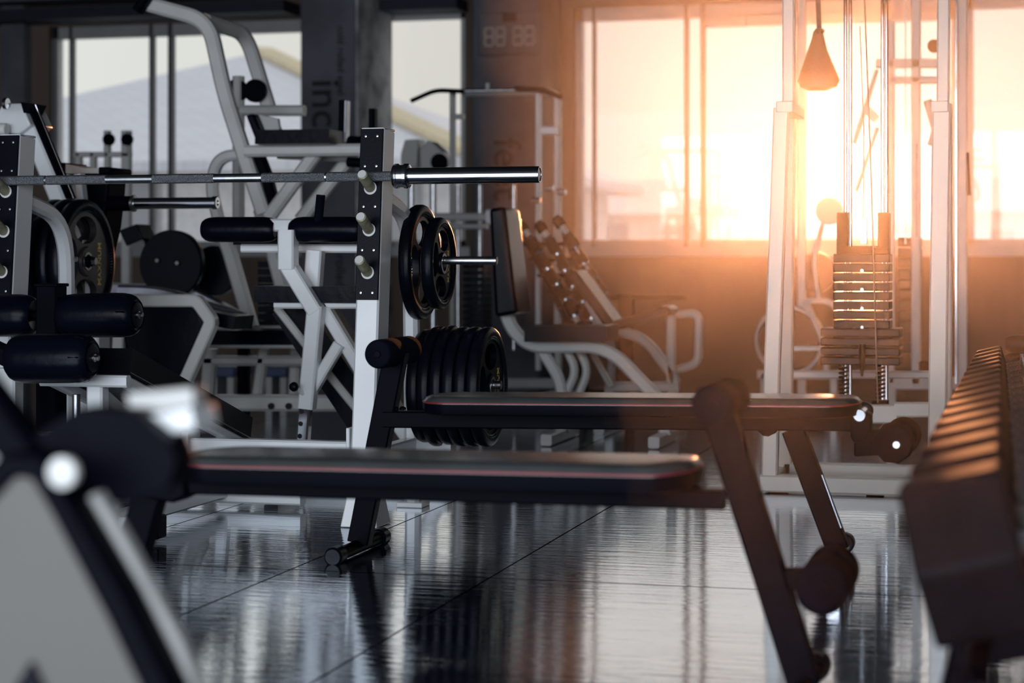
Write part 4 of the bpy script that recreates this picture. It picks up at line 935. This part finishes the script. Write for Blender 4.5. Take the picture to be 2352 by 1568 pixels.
# ------------------------------------------------------------------ the two black sit-up benches
def situp_bench(f, label, cfg):
    b_ = femp(f, 'situp_bench', label, 'bench', 'folding sit-up benches')
    on = f.on
    # pad: plan outline from its side pixels
    L0, L1, R1, R0 = [on(*p, cfg['wn']) for p in cfg['pad']]     # near-edge: left tip, left shoulder, right shoulder, right tip (top seam line)
    hw = abs(cfg['wn']); th = cfg['th']
    plan = [(L0.x, -hw * .45, L0.z), (L1.x, -hw, L1.z), (R1.x, -hw, R1.z), (R0.x, -hw * .5, R0.z), (R0.x, hw * .5, R0.z), (R1.x, hw, R1.z), (L1.x, hw, L1.z), (L0.x, hw * .45, L0.z)]
    # round the corners of the outline
    pl = fillet([Vector(p) for p in plan + plan[:2]], .05, 4)[1:-1]
    k = len(pl); cx_ = sum(p.x for p in pl) / k; ins = lambda p, s_, dz: V(cx_ + (p.x - cx_) * (1 - s_ * .05), p.y * (1 - s_ * .16), p.z + dz)
    layers = [(.45, -th), (.12, -th * .92), (0, -th * .5), (0, -.004), (.02, 0), (.30, .010), (.6, .014), (1.6, .016)]
    vs = []; fs = []
    for s_, dz in layers: vs += [ins(p, s_, dz) for p in pl]
    for i in range(len(layers) - 1):
        for j in range(k): q0 = i * k + j; q1_ = i * k + (j + 1) % k; fs.append((q0, q1_, q1_ + k, q0 + k))
    fs.append(tuple(range(k))); fs.append(tuple((len(layers) - 1) * k + j for j in range(k)))
    nl = 4; vt = vs[(nl - 1) * k:]; vl = vs[:nl * k]; ft = []; fl_ = []
    for i in range(len(layers) - nl):
        for j in range(k): q0 = i * k + j; q1_ = i * k + (j + 1) % k; ft.append((q0, q1_, q1_ + k, q0 + k))
    ft.append(tuple(range(k))); ft.append(tuple((len(layers) - nl) * k + j for j in range(k)))
    for i in range(nl - 1):
        for j in range(k): q0 = i * k + j; q1_ = i * k + (j + 1) % k; fl_.append((q0, q1_, q1_ + k, q0 + k))
    fl_.append(tuple(range(k))); fl_.append(tuple((nl - 1) * k + j for j in range(k)))
    pd = MB().add(vt, ft).build('pad', 'board', b_); MB().add(vl, fl_).build('pad_shell', 'black', b_)
    ring = [V(p.x, p.y * 1.003, p.z - .001) for p in pl]; MB().tube(ring + [ring[0]], .0020, 6, Z).build('red_piping', 'red', pd)
    bm_ = [on(*p, 0) for p in cfg['beam']]
    bar('main_beam', bm_, .05, cfg['bh'], 'black', b_, Y, .004)
    for p_ in cfg['bolts']:
        c_ = on(*p_, 0); MB().lathe([(.010, 0), (.010, .006), (.004, .010)], c_, Z, 8).build('bolt', 'black', b_)
    for lg in cfg['legs']:
        bar('leg', [on(*p, 0) for p in lg['pts']], .045, lg['w'], 'black', b_, Y, .004)
    for c_, hw_, r_, chrome in cfg['feet']:
        p_ = on(*c_, 0); p_.z = max(p_.z, r_ + .002) if not chrome else p_.z
        fb = cyl('foot_bar', p_ + V(0, -hw_, 0), p_ + V(0, hw_, 0), r_, 'chrome' if chrome else 'black', b_)
        for s_ in (-1, 1):
            MB().lathe([(r_ * 1.1, 0), (r_ * 1.38, .006), (r_ * 1.38, .05), (r_ * 1.1, .056)], p_ + V(0, s_ * (hw_ - .04), 0), V(0, s_, 0), 20).build('rubber_cap', 'rubber', fb)
    for c_, hw_, r_, gap in cfg['rollers']:
        p_ = on(*c_, 0)
        ax = cyl('roller_axle', p_ + V(0, -hw_ - .004, 0), p_ + V(0, hw_ + .004, 0), .010, 'black', b_)
        for s_ in (-1, 1):
            a0 = p_ + V(0, s_ * gap, 0); L_ = hw_ - gap
            MB().lathe([(r_ * .9, 0), (r_, .008), (r_, L_ - .012), (r_ * .93, L_ - .003), (r_ * .85, L_), (.014, L_)], a0, V(0, s_, 0), 40).build('foam_roller', 'foam', b_)
    return b_
b1 = Fr(825, 5.50)
B1 = situp_bench(b1, 'black flat sit-up bench with red piping, the further of the two benches', dict(
    wn=-.135, th=.034, pad=[(948, 924), (985, 925), (1925, 932), (1968, 931)], beam=[(885, 962), (1975, 969)], bh=.046,
    bolts=[(908, 941), (925, 941)], legs=[dict(pts=[(912, 805), (826, 1245)], w=.062), dict(pts=[(1822, 985), (1926, 1262)], w=.060)],
    feet=[((824, 1256), .20, .019, False)], rollers=[((905, 808), .145, .040, .012)]))
def bx1(name, m, *a, **k): return MB().prism([b1.on(*p, 0) for p in a], k.get('w0', -.03), k.get('w1', .03)).build(name, m, B1, .006)
bx1('hinge_lug', 'black', (1742, 985), (1790, 985), (1785, 992), (1768, 1000), (1755, 998), w0=-.035, w1=-.02)
bx1('end_bracket', 'black', (1955, 948), (1985, 940), (2003, 950), (2003, 985), (1985, 1015), (1962, 1015), (1955, 1000))
p_ = b1.on(1978, 950, 0); cyl('hinge_tube', p_ + V(0, -.06, 0), p_ + V(0, .10, 0), .017, 'chrome', B1)
MB().lathe([(.02, 0), (.024, .004), (.024, .02), (.018, .026)], p_ + V(0, .095, 0), Y, 20).build('tube_cap', 'rubber', B1)
bx1('roller_arm', 'black', (1963, 985), (2055, 985), (2060, 1042), (1963, 1047), w0=-.025, w1=.025)
p_ = b1.on(2068, 1008, 0)
MB().lathe([(.030, 0), (.048, .004), (.052, .012), (.052, .10), (.045, .11)], p_ + V(-.01, -.15, 0), Y, 9).build('foam_roller', 'foam', B1)
MB().lathe([(.044, 0), (.047, .01), (.047, .11), (.03, .12)], p_ + V(.0, .03, 0), Y, 32).build('foam_roller', 'foam', B1)
cyl('roller_axle', p_ + V(0, -.17, 0), p_ + V(0, .16, 0), .010, 'steel', B1)
p_ = b1.on(1957, 1262, 0); 
cyl('foot_bar', b1.on(1930, 1262, 0) + V(0, -.2, 0), b1.on(1930, 1262, 0) + V(0, .12, 0), .019, 'chrome', B1)
for s_ in (-.19, .11): MB().lathe([(.022, 0), (.027, .005), (.027, .04), (.02, .046)], b1.on(1930, 1262, 0) + V(0, s_, 0), Y, 20).build('rubber_cap', 'rubber', B1)
bar('sticker_strip', [b1.on(1888, 1090, -.03), b1.on(1932, 1212, -.03)], .008, .004, 'silver', B1, Y, .001)

b2 = Fr(1650, 3.62)
B2 = situp_bench(b2, 'black flat sit-up bench with red piping, the nearer of the two benches, slightly blurred', dict(
    wn=-.135, th=.036, pad=[(372, 1066), (420, 1068), (1520, 1092), (1580, 1088)], beam=[(330, 1108), (1665, 1146)], bh=.036,
    bolts=[(1560, 1124), (1600, 1126)], legs=[dict(pts=[(1645, 930), (1850, 1572)], w=.060), dict(pts=[(352, 1110), (232, 1560)], w=.060)],
    feet=[((1852, 1575), .20, .019, False), ((232, 1530), .20, .019, False)], rollers=[((1658, 920), .125, .038, .012), ((1902, 1328), .125, .048, .012)]))
bar('lower_arm', [b2.on(1745, 1330, 0), b2.on(1905, 1328, 0)], .034, .04, 'black', B2, Y, .004)
MB().prism([b2.on(380, 1068, 0), b2.on(440, 1078, 0), b2.on(445, 1135, 0), b2.on(415, 1150, 0), b2.on(345, 1140, 0), b2.on(340, 1085, 0)], -.04, .04).build('end_bracket', 'black', B2, .006)
B2['group'] = B1['group'] = 'folding sit-up benches'

# ------------------------------------------------------------------ dumbbell rack at the right
rf = Fr(2298, 4.0)
# row line: x position so the heads' inner top edge projects near px 2298
tilt = R(14)
rk2 = femp(rf, 'dumbbell_rack', 'long sloping dumbbell rack running away along the right side', 'dumbbell rack')
order = ['nearest', 'second', 'third', 'fourth', 'fifth', 'sixth', 'seventh', 'eighth', 'ninth', 'tenth', 'eleventh', 'twelfth', 'thirteenth', 'fourteenth', 'fifteenth', 'sixteenth', 'furthest']
yN = rm.on(2190, 1200, 0)
Ds = [2.42, 2.66, 2.90, 3.13, 3.35, 3.57, 3.78, 3.99, 4.20, 4.41, 4.63, 4.85, 5.07, 5.29, 5.52, 5.75, 5.98]
# reference line in the world: top right corner of the head
pN = P(2300, 1062, 2.42); pF = P(2299, 793, 5.98)
head_m = M['rubber']
def dumbbell(label, loc, r, L_):
    e_ = empty('hex_dumbbell', loc, label, 'dumbbell', 'black dumbbells on the sloping rack'); e_.rotation_euler = (0, -tilt, 0)
    c = .018
    for x0 in (-L_, .125):
        R6 = r / math.cos(math.pi / 6); q6 = [(R6 * math.cos(k * math.pi / 3), R6 * math.sin(k * math.pi / 3)) for k in range(6)]
        hd = MB().add([(x0, a_, b_) for a_, b_ in q6] + [(x0 + L_, a_, b_) for a_, b_ in q6], [tuple(range(6))[::-1], tuple(range(6, 12))] + [(k, (k + 1) % 6, (k + 1) % 6 + 6, k + 6) for k in range(6)]).build('head', 'urethane', e_, .007, 2)
        MB().lathe([(r * .40, 0), (r * .42, -.002), (r * .1, -.003)], V(x0, 0, 0), X, 24).build('end_disc', 'steel', hd)
    cyl('handle', V(-.005, 0, 0), V(.13, 0, 0), .016, 'knurl', e_, 16)
    return e_
M['urethane'] = mat('black_urethane', (.009, .0075, .010), .5, var=.3, vscale=12, spec=.06, bump=.05, bscale=140)
for i, D in enumerate(Ds):
    t_ = (D - Ds[0]) / (Ds[-1] - Ds[0]); k = pN + (pF - pN) * t_
    r = .100 - .028 * t_; L_ = .128 - .05 * t_
    # centre of the inner face: below the corner by r (tilted)
    loc = k + V(math.sin(tilt) * r * 1.0, 0, -math.cos(tilt) * r)
    dumbbell('black hex dumbbell, %s in the row on the sloping rack, counted from the near end' % order[i], loc, r, L_)
def L2(v): return v - rk2.location
for dx, dz in ((-.055, -.012), (.055, .0)):
    a = pN + V(dx + .03, -.2, -.235 + dz); b = pF + V(dx + .03, .25, -.185 + dz)
    bar('tray_rail', [L2(a), L2(b)], .03, .03, 'black', rk2, X)
for i, D in enumerate(Ds):
    t_ = (D - Ds[0]) / (Ds[-1] - Ds[0]); k = pN + (pF - pN) * t_; r = .100 - .028 * t_
    MB().bar([L2(k + V(.035, -.0, -r - .045)), L2(k + V(.080, 0, -r - .033))], .09, .018, Y, (0, 0), .004).build('saddle', 'plate', rk2)
    cyl('saddle_stud', L2(k + V(.062, -.1, -.02)), L2(k + V(.062, -.1, -.05)), .006, 'steel', rk2, 10)
bar('top_tube', [L2(pN + V(.075, -.25, -.09)), L2(pF + V(.066, .25, -.065))], .02, .03, 'silver', rk2, X)
for pos in (0, 1):
    k = (pN + (pF - pN) * pos); g0 = L2(V(k.x - .10, k.y + (-.02 if pos == 0 else .1), .36)); 
    z_top = k.z - .28
    fl_a = L2(V(k.x - .02, k.y, z_top)); 
    bar('front_leg', [L2(V(k.x - .05, k.y + .1, k.z - .25)), L2(V(k.x - .13, k.y - .03, .012))], .022, .03, 'black', rk2, Y)
    bar('rear_leg', [L2(V(k.x + .20, k.y + .1, k.z - .12)), L2(V(k.x + .25, k.y + .1, .012))], .05, .05, 'black', rk2, Y)
    bar('leg_brace', [L2(V(k.x - .06, k.y + .1, k.z - .26)), L2(V(k.x + .22, k.y + .1, k.z - .19))], .04, .04, 'black', rk2, Y)
# dark foot of the rack bottom right
q = P(2350, 1530, 2.75); MB().box(L2(V(q.x - .03, q.y - .05, 0)), L2(V(q.x + .09, q.y + .1, .07))).build('rack_foot', 'rubber', rk2, .01)
# black roller pads of a seated machine beyond the rack
of = Fr(2345, 7.2)
om = femp(of, 'roller_machine', 'machine with stacked black roller pads just beyond the end of the dumbbell row', 'exercise machine')
roller(of, om, of.on(2312, 790, 0), of.on(2395, 790, 0), .034, cap=False); roller(of, om, of.on(2310, 830, .0), of.on(2395, 830, 0), .034, cap=False)
roller(of, om, of.on(2328, 845, -.12), of.on(2420, 845, -.12), .045, cap=False)
bar('post', [of.on(2385, 770, .05), V(of.on(2385, 770, .05).x, .05, 0)], .05, .05, 'off', om, X)
bar('foot', [V(of.on(2340, 800, .05).x, .05, .03), V(of.on(2430, 800, .05).x, .05, .03)], .06, .06, 'off', om, Y)
bar('seat_post', [of.on(2350, 850, .05), of.on(2385, 850, .05)], .04, .04, 'off', om, Y)
bar('arm', [of.on(2370, 845, -.12), of.on(2385, 845, .05)], .03, .03, 'black', om, Z)

# ------------------------------------------------------------------ big blurred machine in the left foreground
ff = Fr(250, 1.95)
fm = femp(ff, 'foreground_machine', 'large out-of-focus machine with cream side panel in the near left corner', 'exercise machine')
def fp(name, m, pts, w0, w1, bev=.006, w=0.0): return MB().prism([ff.on(x, y, w) for x, y in pts], w0, w1).build(name, m, fm, bev, 3)
fp('side_panel', 'panel', [(48, 1080), (95, 1085), (150, 1180), (275, 1420), (385, 1640), (-120, 1640), (-120, 1260)], -.012, .012)
fp('panel_edge', 'black', [(20, 1040), (110, 1040), (185, 1165), (300, 1360), (440, 1640), (372, 1640), (262, 1410), (140, 1180), (90, 1095), (50, 1090), (-120, 1290), (-120, 1200)], -.02, .03)
fp('pivot_plate', 'black', [(60, 1010), (180, 935), (300, 945), (385, 1010), (405, 1060), (385, 1120), (290, 1160), (215, 1150), (160, 1160), (60, 1050)], .05, .10, .0015, .05)
MB().bar(fillet([ff.on(200, 1150, .04), ff.on(255, 1240, .04), ff.on(330, 1380, .04), ff.on(400, 1500, .04), ff.on(440, 1640, .04)], .1, 5), .022, .036, Y, (0, 0), .002).build('curved_tube', 'grey', fm)
fp('white_block', 'white', [(318, 958), (438, 935), (448, 985), (330, 1008)], .08, .14, .0012, .08)
fp('arm_plate', 'grey', [(290, 905), (440, 890), (445, 930), (300, 955)], .11, .14, .0012, .11)
c_ = ff.on(132, 1088, -.03); MB().lathe([(.012, 0), (.0155, .002), (.0155, .012), (.011, .014)], c_ + V(0, .02, 0), V(0, -1, 0), 24).build('pivot_cap', 'nylon', fm)
bar('dark_arm', [ff.on(-60, 880, .06), ff.on(80, 1060, .06)], .05, .04, 'black', fm, Y)
fp('lower_hole', 'plate', [(55, 1568), (90, 1510), (150, 1640), (40, 1640)], -.02, -.011, .002)
zf0 = .0
bar('support_leg', [ff.on(100, 1640, .04), V(ff.on(100, 1640, .04).x, .04, .0)], .08, .05, 'black', fm, X)
bar('support_leg', [ff.on(340, 1560, .05), V(ff.on(420, 1640, .05).x, .05, .0)], .05, .04, 'black', fm, Y)
bar('foot', [V(ff.on(-60, 1640, .04).x, .04, .02), V(ff.on(430, 1640, .04).x, .04, .02)], .05, .04, 'black', fm, Y)
